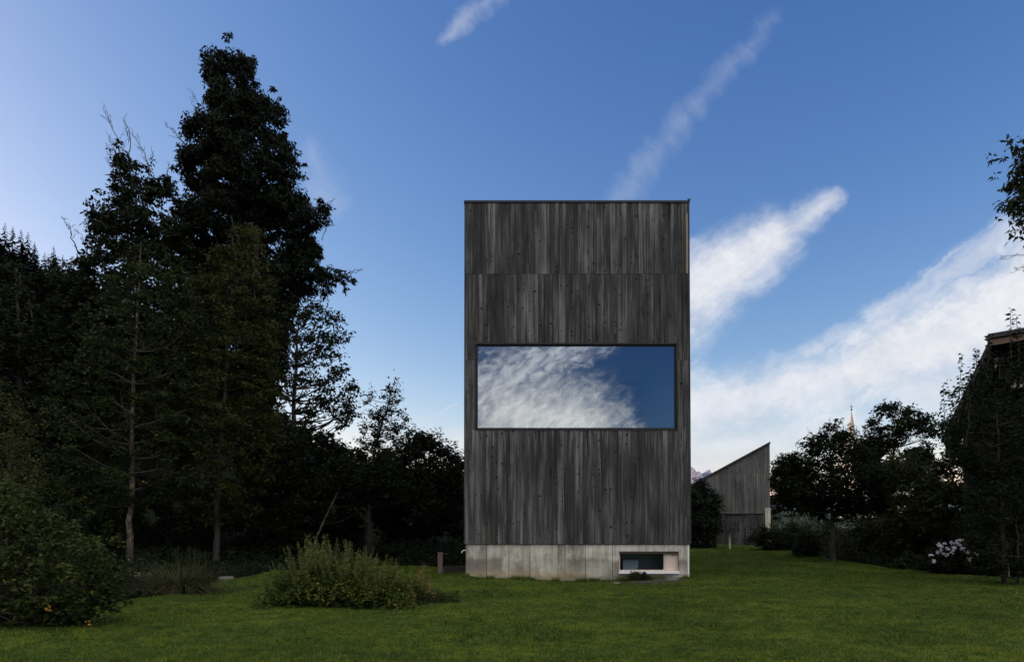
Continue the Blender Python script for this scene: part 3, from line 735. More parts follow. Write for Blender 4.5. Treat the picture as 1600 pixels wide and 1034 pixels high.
shrub('tall yellow green bush at the left edge behind the leafy bush', 10, 13.5, [(-90, 620), (0, 606), (40, 640), (60, 720), (50, 790), (100, 830), (90, 900), (-90, 900)], 170, 34, .3, .075, 'leaf_yellow', tmax=1.0, name='tall_shrub')
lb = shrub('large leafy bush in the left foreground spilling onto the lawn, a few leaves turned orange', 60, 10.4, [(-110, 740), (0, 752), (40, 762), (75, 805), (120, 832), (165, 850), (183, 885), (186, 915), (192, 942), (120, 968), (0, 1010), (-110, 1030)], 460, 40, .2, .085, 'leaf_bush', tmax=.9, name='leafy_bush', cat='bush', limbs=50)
oc_ = np.concatenate([np.array(at(a, b_, 9.5)) + rng.normal(size=(5, 3)) * .03 for a, b_ in ((138, 972), (20, 1000), (70, 945))])
mk('orange_leaves', [leaves(oc_, .06)], M['leaf_orange'], lb, org=lb.location)

# right side
shrub('dark conifer like shrub squeezed between the tower house and the barn', 1098, 34.5, [(1078, 762), (1096, 748), (1106, 764), (1126, 782), (1118, 800), (1124, 815), (1116, 835), (1112, 856), (1078, 856)], 150, 46, .4, .1, 'needle', tmax=1.0, name='tall_shrub', droop=.1)
tree('apple_tree', 'round dark fruit tree with a short trunk standing on the lawn right of the barn', 'tree', 1300, 26,
     [[(1296, 658), (1304, 670), (1328, 678), (1345, 702), (1370, 722), (1388, 760), (1378, 790), (1340, 802), (1290, 806), (1250, 800), (1224, 782), (1214, 742), (1228, 716), (1250, 702), (1264, 684), (1284, 682)]],
     330, 44, .42, .085, 'leaf_dark', [(1301, 840), (1300, 780), (1298, 700)], .12, limbs=60, tmax=1.9,
     bare=[((1296, 680), (1297, 652), .012), ((1265, 695), (1262, 670), .012), ((1318, 690), (1318, 662), .012), ((1345, 712), (1338, 664), .012), ((1230, 730), (1222, 706), .012)])
tree('crooked_tree', 'tree with a crooked trunk and flat spreading crown to the right of the church spire', 'tree', 1372, 33,
     [[(1380, 634), (1400, 631), (1430, 641), (1454, 655), (1458, 678), (1440, 692), (1412, 688), (1392, 706), (1368, 704), (1353, 682), (1364, 650)], [(1420, 705), (1445, 700), (1450, 720), (1425, 730)], [(1335, 690), (1370, 690), (1375, 740), (1340, 740)]],
     80, 36, .42, .11, 'leaf_dark', [(1374, 800), (1384, 745), (1398, 705), (1402, 660)], .17, limbs=60, tmax=1.6, lr=.06)
shrub('dark hedge like thicket behind the pink flowers at the right edge', 1500, 30, [(1340, 760), (1375, 728), (1420, 704), (1450, 716), (1480, 712), (1520, 690), (1640, 650), (1640, 888), (1500, 890), (1420, 880), (1350, 868), (1335, 815)], 520, 52, .55, .11, 'leaf_mid', tmax=2.2, name='hedge', cat='hedge')
pear = tree('pear_tree', 'leafy fruit tree at the right edge with tall upright shoots before the old house', 'tree', 1568, 18,
     [[(1482, 622), (1490, 600), (1512, 602), (1530, 580), (1560, 565), (1650, 560), (1650, 740), (1570, 765), (1505, 742), (1480, 705), (1472, 665)]],
     300, 34, .3, .085, 'leaf_dark', [(1566, 800), (1562, 720), (1560, 620)], .075, limbs=60, tmax=1.2, aspect=.6)
def shoots(lst, Y, per, size, m_, root, stem='bark', jitter=.1):
    for (p0, p1) in lst:
        st, lv = [], []
        a = np.array(at(*p0, Y)); b_ = np.array(at(*p1, Y)); a[1] += rng.normal() * jitter; b_[1] = a[1] + rng.normal() * jitter * .5
        st.append(limb(a, b_, .012, .004, rise=.0, wob=.06, n=8, sides=5))
        t = np.linspace(.05, 1, per)[:, None]; C = a + (b_ - a) * t
        ang = np.arange(per) * 2.4
        ax = np.stack([np.cos(ang), np.sin(ang) * .6, rng.uniform(-.5, .35, per)], -1)
        lv.append(leaves(C, size, 1.0, .5, 0, None, ax)); lv.append(leaves(C + (0, 0, .03), size * .8, 1.0, .5, 0, None, ax * (-1, -1, 1)))
        so = mk('shoot', st, M[stem], root, org=root.location); mk('leaves', lv, M[m_], so, org=root.location)
shoots([((1494, 660), (1496, 556)), ((1482, 690), (1480, 598)), ((1512, 640), (1520, 575)), ((1540, 600), (1528, 570)), ((1545, 580), (1548, 520)), ((1576, 560), (1577, 484)), ((1594, 560), (1592, 492)), ((1535, 575), (1535, 543)), ((1605, 560), (1612, 500)), ((1478, 720), (1474, 668)), ((1500, 700), (1506, 620))], 17.4, 22, .125, 'leaf_dark', pear)
_ts = bpy.data.objects['tall_shrub']
shoots([((x_, 740), (x_ + rng.normal() * 7, np.interp(x_, [605, 640, 680, 722], [690, 664, 668, 705]) + rng.uniform(-8, 14))) for x_ in range(604, 724, 9)], 30, 26, .13, 'leaf_dark', _ts, jitter=.5)
tree('tall_tree', 'tree whose leafy branches hang into the photo from the upper right edge', 'tree', 1760, 16,
     [[(1574, 238), (1586, 220), (1620, 205), (1720, 150), (1860, 260), (1860, 420), (1700, 430), (1612, 368), (1588, 362), (1572, 332), (1558, 325), (1578, 302), (1572, 272)]],
     330, 34, .24, .15, 'leaf_mid', [(1760, 600), (1740, 400), (1725, 180)], .2, limbs=60, tmax=2.0, droop=.7, aspect=.38,
     bare=[((1640, 392), (1562, 405), .016), ((1640, 410), (1585, 420), .014)])
tree('background_tree', 'dark bushy tree standing behind the barn, left of the round fruit tree', 'tree', 1232, 50,
     [[(1200, 742), (1216, 712), (1240, 716), (1262, 740), (1272, 800), (1198, 820)]], 230, 40, .5, .12, 'leaf_dark', [(1232, 790), (1232, 730)], .15, limbs=30, tmax=2)
tree('background_tree', 'tree far behind the crooked tree, leaves coloured yellow as if sunlit above the hedge', 'tree', 1440, 46,
     [[(1395, 745), (1425, 728), (1470, 735), (1500, 760), (1500, 830), (1370, 830), (1375, 770)]], 200, 40, .5, .12, 'leaf_yellow', [(1440, 790), (1440, 745)], .15, limbs=30, tmax=2)  # yellow sunlight here comes from the leaf colour alone
shrub('low dark shrub at the foot of the barn wall', 1200, 33, [(1170, 842), (1190, 826), (1215, 828), (1240, 836), (1248, 856), (1165, 856)], 70, 40, .35, .08, 'leaf_dark', tmax=.8)
shrub('small rounded dark shrub between the barn and the fruit tree trunk', 1262, 29, [(1245, 845), (1258, 832), (1274, 838), (1280, 868), (1240, 866)], 50, 40, .3, .07, 'leaf_dark', tmax=.6)
shrub('silvery pale shrub bank behind the fruit tree trunk', 1250, 40, [(1205, 815), (1230, 800), (1270, 806), (1320, 800), (1350, 812), (1350, 838), (1205, 838)], 90, 36, .4, .09, 'pale_leaf', tmax=.8)
shrub('green shrub bank under the silvery one right of the barn', 1240, 37, [(1204, 822), (1240, 818), (1300, 825), (1360, 830), (1380, 865), (1230, 856)], 140, 40, .45, .09, 'leaf_mid', tmax=.9)
shrub('dark bushy shrub under the fruit tree at the right edge', 1590, 17.6, [(1515, 760), (1560, 735), (1660, 720), (1660, 890), (1545, 892), (1520, 840)], 190, 44, .3, .09, 'leaf_dark', tmax=.7, name='tall_shrub')
shrub('small pointed shrub on the lawn left of the pink flowers', 1418, 22.5, [(1402, 880), (1415, 868), (1422, 858), (1432, 872), (1438, 893), (1400, 893)], 50, 30, .2, .06, 'leaf_mid', tmax=.4)
shrub('rounded dark bush with a wooden stake at the right edge of the lawn', 1560, 21, [(1535, 880), (1545, 856), (1565, 850), (1588, 858), (1600, 885), (1596, 900), (1538, 900)], 110, 40, .28, .07, 'leaf_dark', tmax=.7)
ph = shrub('garden phlox with pale pink flower heads at the right of the lawn', 1488, 21, [(1460, 872), (1470, 856), (1500, 852), (1518, 862), (1522, 895), (1462, 898)], 80, 34, .26, .075, 'leaf_dark', tmax=.5, name='flowering_plant', cat='flowers')
hc = np.array([at(a, b_, 20.6) for a, b_ in [(1466, 850), (1476, 848), (1486, 846), (1496, 845), (1499, 850), (1490, 855), (1480, 856), (1470, 858), (1464, 862), (1455, 866), (1475, 864), (1488, 861), (1500, 843), (1504, 856), (1512, 862), (1478, 866), (1526, 864), (1514, 873), (1459, 875), (1494, 848), (1471, 853)]])
for c_ in hc: mk('flower_head', [leaves(c_ + rng.normal(size=(22, 3)) * .02, .06, .3, .9)], M['pink'], ph, org=ph.location)
st = thing('stake', 'thin pale wooden stake beside the rounded bush at the right edge', 'stake', gp(1577, 903))
mk('pole', [tube([(st.location.x, st.location.y, st.location.z - .1), (st.location.x - .05, st.location.y, st.location.z + 1.0)], .02, 7)], M['oldpost'], st, org=st.location)
mk('tie', [tube([(st.location.x - .045, st.location.y, st.location.z + .88), (st.location.x - .05, st.location.y, st.location.z + 1.03)], .034, 7)], simple('faded_orange_tie', (0.4, 0.17, 0.1), 0.7), st, org=st.location)
cbush = shrub('small dark plant growing under the basement window of the tower house', 995, 19.0, [(972, 908), (978, 899), (990, 896), (1002, 892), (1012, 900), (1018, 909)], 60, 40, .12, .06, 'leaf_mid', tmax=.2, name='small_plant', cat='plant', limbs=10)

# ------------------------------------------------------------------ spiky shrub, gold shrub, ornamental grass
def spiky():
    b0 = gp(545, 950); Y = b0.y + .75
    b0 = Vector((at(541, 900, Y).x, Y, Hf(at(541, 900, Y).x, Y)))
    root = thing('spiky_shrub', 'wide low shrub with upright spiky shoots in the middle of the lawn', 'shrub', b0)
    cx_, w = b0.x, 1.58
    dens, st, lv = [], [], []
    def top(x, y):
        e = 1 - ((x - cx_) / w) ** 2 - ((y - Y) / .85) ** 2
        sk = np.interp((x - cx_) / w, [-1, -.75, -.3, .1, .6, 1], [.3, .66, .92, .85, .66, .5])
        return np.sqrt(np.clip(e, 0, 1)) * sk * .95
    n = 900; P = rng.uniform((-w, -.85), (w, .85), (n, 2)) + (cx_, Y)
    hh = top(P[:, 0], P[:, 1]); k = hh > .05
    P, hh = P[k], hh[k]
    z = H(P[:, 0], P[:, 1]) + hh * rng.uniform(.05, 1, len(P)) ** .6 * .85
    mk('foliage', [foliage(np.c_[P, z], 60, .15, .06, .6, .5, .2)], M['leaf_bush'], root, org=b0)
    for i in range(260):
        x = cx_ + rng.uniform(-1, 1) * w * .98; y = Y + rng.uniform(-1, 1) * .8
        h = float(top(np.array(x), np.array(y)))
        if h < .1: continue
        z0 = Hf(x, y) + h * .6
        f = np.interp((x - cx_) / w, [-1, -.7, -.3, .1, .6, 1], [.3, .46, .5, .42, .3, .22])
        L = f * rng.choice([.5, .8, 1.0, 1.35])
        lean = np.array([(x - cx_) * .22 + rng.normal() * .1, (y - Y) * .25 + rng.normal() * .1, 1]); lean /= np.linalg.norm(lean)
        a = np.array([x, y, z0]); b_ = a + lean * (L + h * .3)
        st.append(limb(a, b_, .006, .002, rise=-.05, wob=.05, n=5, sides=3))
        m_ = 54; t = np.linspace(.08, 1, m_)[:, None]; C = a + (b_ - a) * t
        ang = np.arange(m_) * 2.4 + rng.uniform(0, 6)
        ax = np.stack([np.cos(ang), np.sin(ang), rng.uniform(.1, .8, m_)], -1)
        rn = np.clip(.1 + .75 * t[:, 0] + .25 * rng.uniform() + rng.uniform(-.2, .2, m_), 0, .97)  # tone painted dark at the base, lighter at tips as if sky-lit
        lv.append(leaves(C, (.085 * (1.1 - .7 * t[:, 0])), .8, .5, 0, rn, ax))
    for i in range(110):          # arching sprays down the near side
        x = cx_ + rng.uniform(-1, 1) * w * .9; y = Y - rng.uniform(.2, .7); h = float(top(np.array(x), np.array(y)))
        a = np.array([x, y, Hf(x, y) + h * .7]); b_ = a + (rng.uniform(-.35, .35), -.4, -h * .35)
        m_ = 26; t = np.linspace(.05, 1, m_)[:, None]; C = a + (b_ - a) * t; C[:, 2] += .12 * np.sin(np.pi * t[:, 0])
        lv.append(leaves(C + rng.normal(size=C.shape) * .014, .075, 1.2, .5, .1))
    mk('shoots', lv, M['leaf_shoot'], root, org=b0); mk('stems', st, M['twig'], root, org=b0)
spiky()
def conic(label, px, py, h, w, m_, name='small_shrub', n=60):
    b0 = gp(px, py); root = thing(name, label, 'shrub', b0); lv, st = [], []
    for i in range(n):
        a = np.array(b0) + (rng.normal() * w * .35, rng.normal() * w * .35, 0); b_ = a + np.array([(a[0] - b0.x) * .5, (a[1] - b0.y) * .5, h * rng.uniform(.4, 1) * math.exp(-((a[0] - b0.x) / w) ** 2 * 3)])
        st.append(limb(a, b_, .006, .002, n=4, sides=3))
        t = rng.uniform(.1, 1, 22)[:, None]; lv.append(leaves(a + (b_ - a) * t + rng.normal(size=(22, 3)) * .015, .045, .6, .45))
    mk('foliage', lv, M[m_], root, org=b0); mk('stems', st, M['twig'], root, org=b0)
conic('small golden green upright shrub at the right end of the spiky shrub', 662, 940, .82, .3, 'leaf_gold', n=34)
conic('low orange tinted shrub at the front right foot of the spiky shrub', 642, 946, .35, .16, 'leaf_gold', n=20)
def creeper():
    b0 = gp(690, 940); root = thing('creeping_plant', 'low creeping dark plant trailing over the lawn right of the golden shrub', 'plant', b0)
    C = np.array([gp(a, b_) for a, b_ in zip(rng.uniform(660, 716, 90), rng.uniform(932, 944, 90))]); C[:, 2] += rng.uniform(.02, .14, 90)
    mk('foliage', [foliage(C, 26, .12, .05, .9)], M['leaf_bush'], root, org=b0)
    s = gp(714, 930); mk('stalk', [limb(s, Vector(at(710, 898, s.y)), .006, .004, n=6, sides=4)], M['leaf_shoot'], root, org=b0)
creeper()
def tuft():
    b0 = gp(280, 926); root = thing('ornamental_grass', 'arching clump of long ornamental grass with reddish blades near the pale trunk', 'grass clump', b0)
    V, Fc, Rn = [], [], []; k = 0
    n = 1500
    for i in range(n):
        a0 = rng.uniform(0, 2 * np.pi); rr = rng.uniform(0, .38); L = rng.uniform(.6, 1.3); sp = rng.uniform(.35, 1.3)
        base = np.array([b0.x + math.cos(a0) * rr * 1.6, b0.y + math.sin(a0) * rr, b0.z])
        dr = np.array([math.cos(a0 + rng.normal() * .4) * 1.25, math.sin(a0 + rng.normal() * .4), 0]); side = np.array([-dr[1], dr[0], 0]) * rng.uniform(.004, .008)
        for s in range(6):
            t = s / 5; p = base + dr * sp * L * t ** 1.4 + np.array([0, 0, L * (t * .95 - (.55 + .45 * sp) * t * t * sp)])
            p[2] = max(p[2], b0.z + .01)
            V += [p - side * (1 - t * .9), p + side * (1 - t * .9)]
        for s in range(5): Fc.append((k + 2 * s, k + 2 * s + 1, k + 2 * s + 3, k + 2 * s + 2))
        Rn += [rng.uniform()] * 12; k += 12
    for i in range(26):
        a = np.array(b0) + (rng.normal() * .25 + .25, rng.normal() * .15, 0); L = rng.uniform(.75, 1.15)
        pts = [a + np.array([rng.normal() * .02, 0, L * t]) for t in (0, .33, .66, 1)]
        tv, tf, _ = tube(pts, .004, 3); tf = tf + k; V += list(tv); Fc += [tuple(q) for q in tf]; Rn += [.5] * len(tv); k += len(tv)
    mk('blades', [(np.array(V), np.array(Fc), np.array(Rn))], M['reed'], root, org=b0)
tuft()
def stone(label, px, py, w, h, m_='stone', y=None):
    p = gp(px, py); th = np.linspace(0, 2 * np.pi, 14, endpoint=False); V = []
    for q, zz in ((1.0, -.04), (1.05, h * .35), (.85, h * .8), (.45, h), (.01, h * 1.02)):
        for t in th: V.append((p.x + math.cos(t) * w * q * (1 + .12 * math.sin(3 * t + px)), p.y + math.sin(t) * w * .7 * q * (1 + .1 * math.sin(2 * t)), p.z + zz + .01 * math.sin(5 * t)))
    i = np.arange(4)[:, None] * 14; j = np.arange(14)[None, :]; j2 = (j + 1) % 14
    Fc = np.stack([i + j, i + j2, i + 14 + j2, i + 14 + j], -1).reshape(-1, 4)
    tag(mk('stone', [(np.array(V), Fc)], M[m_], org=p, smooth=True), label, 'stone')
stone('flat pale stone at the foot of the pale trunk', 222, 898, .32, .09)
stone('small flat stone at the lawn edge right of the ornamental grass', 352, 903, .22, .05)
stone('small pale stone by the concrete wall left of the basement window', 963, 912, .1, .05)
stone('flat stone slab under the pale side panel of the basement window', 1050, 907, .18, .07)
def soilbed(name, label, pts):
    P = np.array([gp(*p) for p in pts]); c = P.mean(0); P[:, 2] += .008; c[2] += .03
    V = np.concatenate([P, (P + c) / 2 + (0, 0, .012), [c]]); n = len(P)
    V2 = np.concatenate([P - (0, 0, .1), V]); Q = []; 
    q4 = [(i, (i + 1) % n, n + (i + 1) % n, n + i) for i in range(n)] + [(n + i, n + (i + 1) % n, 2 * n + (i + 1) % n, 2 * n + i) for i in range(n)] + [(2 * n + i, 2 * n + (i + 1) % n, 3 * n, 3 * n) for i in range(n)]
    tri = [q[:3] for q in q4[2 * n:]]
    o = mk(name, [(V2, np.array(q4[:2 * n])), (V2[2 * n:], np.array(tri) - 2 * n)], M['soil'], org=c, smooth=True); o['kind'] = 'structure'
soilbed('soil_bed', '', [(962, 910), (1000, 914), (1040, 911), (1078, 904), (1076, 899), (1000, 902), (966, 903)])

# ------------------------------------------------------------------ fountain post and trough
fp = gp(688, 895); ft = thing('garden_fountain', 'wooden fountain post with spout and low dark trough beside the concrete base', 'fountain', fp)
mk('post', [box(fp.x - .075, fp.x + .075, fp.y - .075, fp.y + .075, fp.z - .1, fp.z + .62, .4), box(fp.x - .085, fp.x + .085, fp.y - .085, fp.y + .085, fp.z + .621, fp.z + .65, .4)], M['oldpost'], ft, org=fp)
mk('spout', [tube([(fp.x + .07, fp.y, fp.z + .58), (fp.x + .2, fp.y, fp.z + .6), (fp.x + .23, fp.y, fp.z + .57)], .016, 8)], M['metal'], ft, org=fp)
tx0, tx1, ty0, ty1, tz = fp.x + .12, X0 - .04, fp.y - .05, fp.y + .45, fp.z
mk('trough', frame_boxes(tx0, tx1, 0, 1, 0, 1, .05)[:0] + [box(tx0, tx1, ty0, ty0 + .06, tz - .1, tz + .2), box(tx0, tx1, ty1 - .06, ty1, tz - .1, tz + .2), box(tx0, tx0 + .06, ty0 + .06, ty1 - .06, tz - .1, tz + .2), box(tx1 - .06, tx1, ty0 + .06, ty1 - .06, tz - .1, tz + .2)], M['darkwood'], ft, org=fp)
mk('water', [(np.array([(tx0 + .06, ty0 + .06, tz + .15), (tx1 - .06, ty0 + .06, tz + .15), (tx1 - .06, ty1 - .06, tz + .15), (tx0 + .06, ty1 - .06, tz + .15)]), np.array([[0, 1, 2, 3]]))], M['water'], ft, org=fp)

# ------------------------------------------------------------------ barn and bird table
BY = 38.0
bz = at(1150, 850, BY).z - .3
barn = thing('barn', 'grey boarded barn with a single steep roof slope behind the tower house', 'barn', (at(1150, 850, BY).x, BY, bz))
BO = barn.location
def bpart(name, parts, m_, parent=barn): return mk(name, parts, m_, parent, org=BO)
bx0, bx1 = at(1070, 800, BY).x, at(1203.5, 800, BY).x
def roofz(x): 
    a, c = at(1203.5, 691, BY), at(1100, 747, BY)
    return c.z + (x - c.x) * (a.z - c.z) / (a.x - c.x)
zs = at(1150, 802, BY).z
L = []; x = bx0
while x < bx1 - .01:
    w = random.uniform(.16, .3); w = bx1 - x if x + w > bx1 - .1 else w
    V = []
    for xx, zt in ((x + .004, roofz(x + .004)), (x + w - .004, roofz(x + w - .004))):
        for yy in (BY - .03 - random.uniform(0, .008), BY + .1):
            for zz in (zs + .005, zt - .05): V.append((xx, yy, zz))
    r = random.random(); L.append((np.array(V), BOXF, r)); x += w
bpart('cladding', L, M['barnwood'])
dx0, dx1 = at(1139, 825, BY).x, at(1167, 825, BY).x; lx1 = at(1196, 825, BY).x
bpart('lower_wall', boards(bx0, dx0 - .02, bz, zs, BY + .04, wmin=.16, wmax=.28, tone=(0, .35)), M['wood'])  # darker wood and low tones stand in for the recess's shadow
bpart('lower_wall', boards(dx1 + .02, lx1, bz, zs, BY + .04, wmin=.16, wmax=.28, tone=(0, .35)), M['wood'])
bd = bpart('door', boards(dx0, dx1, bz, zs - .06, BY + .05, wmin=.18, wmax=.26, tone=(.1, .3)), M['wood'])
mk('lintel', [box(dx0 - .02, dx1 + .02, BY - .02, BY + .08, zs - .06, zs - .002)], M['metal'], bd, org=BO)
bpart('corner_pier', [box(lx1 + .005, bx1 + .02, BY - .06, BY + .5, bz, at(1200, 793, BY).z, .8)], M['concrete'])
BD = 7.0
WVV = np.array([(xx, yy, zz) for xx in (bx0 + .05, bx1 - .05) for yy in (BY + .101, BY + .19) for zz in (bz, roofz(xx) - .12)])
bpart('wall', [(WVV, BOXF, .3), box(bx1 - .16, bx1 - .01, BY + .2, BY + BD, bz, roofz(bx1) - .2), box(bx0 + .01, bx0 + .16, BY + .2, BY + BD, bz, roofz(bx0) - .1), box(bx0 + .16, bx1 - .16, BY + BD - .1, BY + BD, bz, roofz(bx0) - .1)], M['barnwood'])
RVv = np.array([(xx, yy, roofz(xx) + o_) for xx in (bx0 - .2, bx1 + .03) for yy in (BY - .12, BY + BD) for o_ in (-.05, .05)])
bpart('roof', [(RVv, BOXF)], M['slate'])
BA = R(-18)
for o in list(barn.children) + list(bd.children):
    n_ = len(o.data.vertices); a_ = np.zeros(n_ * 3, np.float32); o.data.vertices.foreach_get('co', a_); a_ = a_.reshape(-1, 3)
    x_, y_ = a_[:, 0] + (BO[0] - bx1), a_[:, 1] + (BO[1] - BY)
    a_[:, 0], a_[:, 1] = x_ * math.cos(BA) - y_ * math.sin(BA) - (BO[0] - bx1), x_ * math.sin(BA) + y_ * math.cos(BA) - (BO[1] - BY)
    o.data.vertices.foreach_set('co', a_.ravel()); o.data.update()
bt0 = gp(1140, 850.5); bt0 = Vector((at(1140, 850, 34).x, 34, Hf(at(1140, 850, 34).x, 34)))
bt = thing('bird_table', 'bird table on a pale post in front of the barn door', 'bird table', bt0)
zt = at(1140, 829, 34).z
mk('post', [tube([(bt0.x, 34, bt0.z - .1), (bt0.x, 34, zt)], .05, 8)], simple('pale_post', (0.5, 0.45, 0.42), .8), bt, org=bt0)
mk('tray', [box(bt0.x - .38, bt0.x + .38, 33.7, 34.3, zt, zt + .05), box(bt0.x - .38, bt0.x + .38, 33.68, 33.699, zt, zt + .09), box(bt0.x - .38, bt0.x + .38, 34.301, 34.32, zt, zt + .09)], M['darkwood'], bt, org=bt0)
mk('feeder', [lathe([(.01, 0.05), (.14, 0.05), (.12, .13), (.17, .14), (.02, .2)], 12, (bt0.x + .12, 34, zt))], M['darkwood'], bt, org=bt0)

# ------------------------------------------------------------------ church
CY = 165.0
cp = at(1332, 800, CY); cz = Hf(cp.x, CY)
ch = thing('church', 'distant church with a slender sunlit spire seen over the fruit tree', 'church', (cp.x, CY, cz))
ztop = at(1332, 642, CY).z; zb = at(1332, 696, CY).z
def rot(parts, ang, c):
    o = []
    for p in parts:
        V = np.array(p[0], float); q = V[:, :2] - c; V[:, :2] = np.stack([q[:, 0] * math.cos(ang) - q[:, 1] * math.sin(ang), q[:, 0] * math.sin(ang) + q[:, 1] * math.cos(ang)], -1) + c; o.append((V, p[1], .5))
    return o
cc = np.array([cp.x, CY])
mk('tower', rot([box(cp.x - 2.1, cp.x + 2.1, CY - 2.1, CY + 2.1, cz - 1, zb)], R(35), cc), M['church'], ch, org=ch.location)
mk('spire', [lathe([(2.4, 0), (1.15, (ztop - zb) * .22), (.78, (ztop - zb) * .45), (.06, ztop - zb)], 8, (cp.x, CY, zb))], M['spire'], ch, org=ch.location)
mk('finial', [tube([(cp.x, CY, ztop - .1), (cp.x, CY, at(1332, 632, CY).z)], .06, 5), lathe([(.01, 0), (.28, .28), (.01, .56)], 8, (cp.x, CY, ztop + .1)), box(cp.x - .35, cp.x + .35, CY - .05, CY + .05, ztop + 1.0, ztop + 1.12)], M['metal'], ch, org=ch.location)
for dz_ in (4.5,):
    for k in (-1, 1):
        mk('belfry_window', rot([box(cp.x - .5 + 0, cp.x + .5, CY - 2.16, CY - 2.08, zb - dz_, zb - dz_ + 2.4)], R(35) - (R(90) if k < 0 else 0), cc), M['backing'], ch, org=ch.location)
nave = [box(cp.x + 2, cp.x + 22, CY + 1, CY + 10, cz - 1, cz + 8)]
mk('nave', nave, M['church'], ch, org=ch.location)
nv = np.array([(x_, y_, z_) for x_ in (cp.x + 1.8, cp.x + 22.3) for (y_, z_) in ((CY + .5, cz + 7.9), (CY + 10.5, cz + 7.9), (CY + 5.5, cz + 14))])
mk('nave_roof', [(nv, np.array([[0, 1, 4, 3], [1, 2, 5, 4], [2, 0, 3, 5]])), (nv, np.array([[0, 2, 1], [3, 4, 5]]))], M['slate'], ch, org=ch.location)

# ------------------------------------------------------------------ old house at the right edge
OY = 22.0
e0 = at(1540, 545, OY); e1 = at(1498, 650, OY)
hx0 = e1.x; oz = Hf(hx0 + 2, OY)
oh = thing('old_house', 'old house at the right edge with overhanging brown eaves, half hidden by the fruit tree', 'house', (hx0 + 3, OY, oz)); OO = oh.location
xe = hx0 + 9
HA = R(-34)
def turn(o):
    n_ = len(o.data.vertices); a_ = np.zeros(n_ * 3, np.float32); o.data.vertices.foreach_get('co', a_); a_ = a_.reshape(-1, 3)
    x_, y_ = a_[:, 0] + (OO[0] - hx0), a_[:, 1] + (OO[1] - OY)
    a_[:, 0], a_[:, 1] = x_ * math.cos(HA) - y_ * math.sin(HA) - (OO[0] - hx0), x_ * math.sin(HA) + y_ * math.cos(HA) - (OO[1] - OY)
    o.data.vertices.foreach_set('co', a_.ravel()); o.data.update(); return o
wv = np.array([(x_, y_, z_) for y_ in (OY, OY + 8) for (x_, z_) in ((hx0 + .1, oz - .5), (hx0 + .1, e1.z), (e0.x + .1, e0.z - .25), (xe, e0.z + .2), (xe, oz - .5))])
turn(mk('wall', [(wv, np.array([[0, 1, 2, 3, 4], [9, 8, 7, 6, 5]])), (wv, np.array([[0, 5, 6, 1], [3, 8, 9, 4]]))], M['plaster'], oh, org=OO))
def slab(p, q, y0, y1, t):
    p = np.array([p[0], p[1]]); q = np.array([q[0], q[1]]); n_ = np.array([-(q - p)[1], (q - p)[0]]); n_ = n_ / np.linalg.norm(n_) * t
    V = [(c[0], y_, c[1]) for c in (p, p + n_) for y_ in (y0, y1) for c in [c]]
    V = np.array([(a_[0] + o_[0], y_, a_[1] + o_[1]) for a_ in (p, q) for y_ in (y0, y1) for o_ in ((0, 0), n_)])
    return (V, BOXF, .5)
turn(mk('steep_roof', [slab((e1.x - .35, e1.z - .75), (e0.x, e0.z - .05), OY - .35, OY + 8.3, .12)], M['slate'], oh, org=OO))
turn(mk('upper_roof', [slab((e0.x - .1, e0.z + .02), (xe, e0.z + .5), OY - .9, OY + 8.3, .14)], M['slate'], oh, org=OO))
turn(mk('eaves_board', [slab((e0.x - .05, e0.z - .2), (xe, e0.z + .28), OY - .85, OY - .8, .2)], M['soffit'], oh, org=OO))
n_ = 620; iv = np.c_[hx0 + rng.uniform(-.1, 6, n_), OY - rng.uniform(.05, .5, n_), rng.uniform(oz, e0.z - .5, n_)]
lim_ = np.interp(iv[:, 2], [oz, e1.z, e0.z], [hx0, hx0 + .1, e0.x + .1]); iv = iv[iv[:, 0] > lim_]
turn(mk('ivy', [foliage(iv, 60, .42, .12)], M['leaf_ivy'], oh, org=OO))
wp = at(1590, 588, OY - .9); OYw = OY; OY = OY - .55
ow = mk('window', [box(wp.x - .45, wp.x + .45, OY - .06, OY + .02, wp.z - .3, wp.z + .6)], M['backing'], oh, org=OO)
mk('frame', frame_boxes(wp.x - .5, wp.x + .5, wp.z - .35, wp.z + .65, OY - .1, OY - .061, .07), M['white'], ow, org=OO)
fb = thing('flower_box', 'window box of red flowers on the old house among the leaves', 'flower box', (wp.x, OY - .75, wp.z - .25))
mk('planter', [box(wp.x - .4, wp.x + .4, OY - .8, OY - .62, wp.z - .42, wp.z - .22)], M['white'], fb, org=fb.location)
mk('flowers', [leaves(np.array([wp.x, OY - .72, wp.z - .08]) + rng.uniform(-1, 1, (160, 3)) * (.18, .05, .07), .07, .3, .9)], M['red'], fb, org=fb.location)

OY = OYw
# ------------------------------------------------------------------ spruces on the hill
def spruce_parts(h=12.0, n_t=26, seed=1, per=9):
    r_ = np.random.default_rng(seed); V, Fc, Rn = [], [], []; k = 0
    for i in range(n_t):
        t = i / n_t; z = h * (.06 + .94 * t); rad = h * .19 * (1 - t) ** .85 + .12
        m_ = max(4, int(per * (1 - t * .5)))
        for j in range(m_):
            a = r_.uniform(0, 2 * np.pi); L = rad * r_.uniform(.65, 1.2); d_ = np.array([math.cos(a), math.sin(a), 0]); s = np.array([-d_[1], d_[0], 0])
            w = L * r_.uniform(.22, .38); dz_ = -L * r_.uniform(.25, .6)
            p0 = np.array([0, 0, z]); tip = p0 + d_ * L + (0, 0, dz_); mid = p0 + d_ * L * .6 + (0, 0, dz_ * .35)
            V += [p0, mid + s * w + (0, 0, -.12 * L), tip, mid - s * w + (0, 0, -.12 * L)]; Fc.append((k, k + 1, k + 2, k + 3)); Rn += [r_.uniform()] * 4; k += 4
    return np.array(V), np.array(Fc), np.array(Rn)
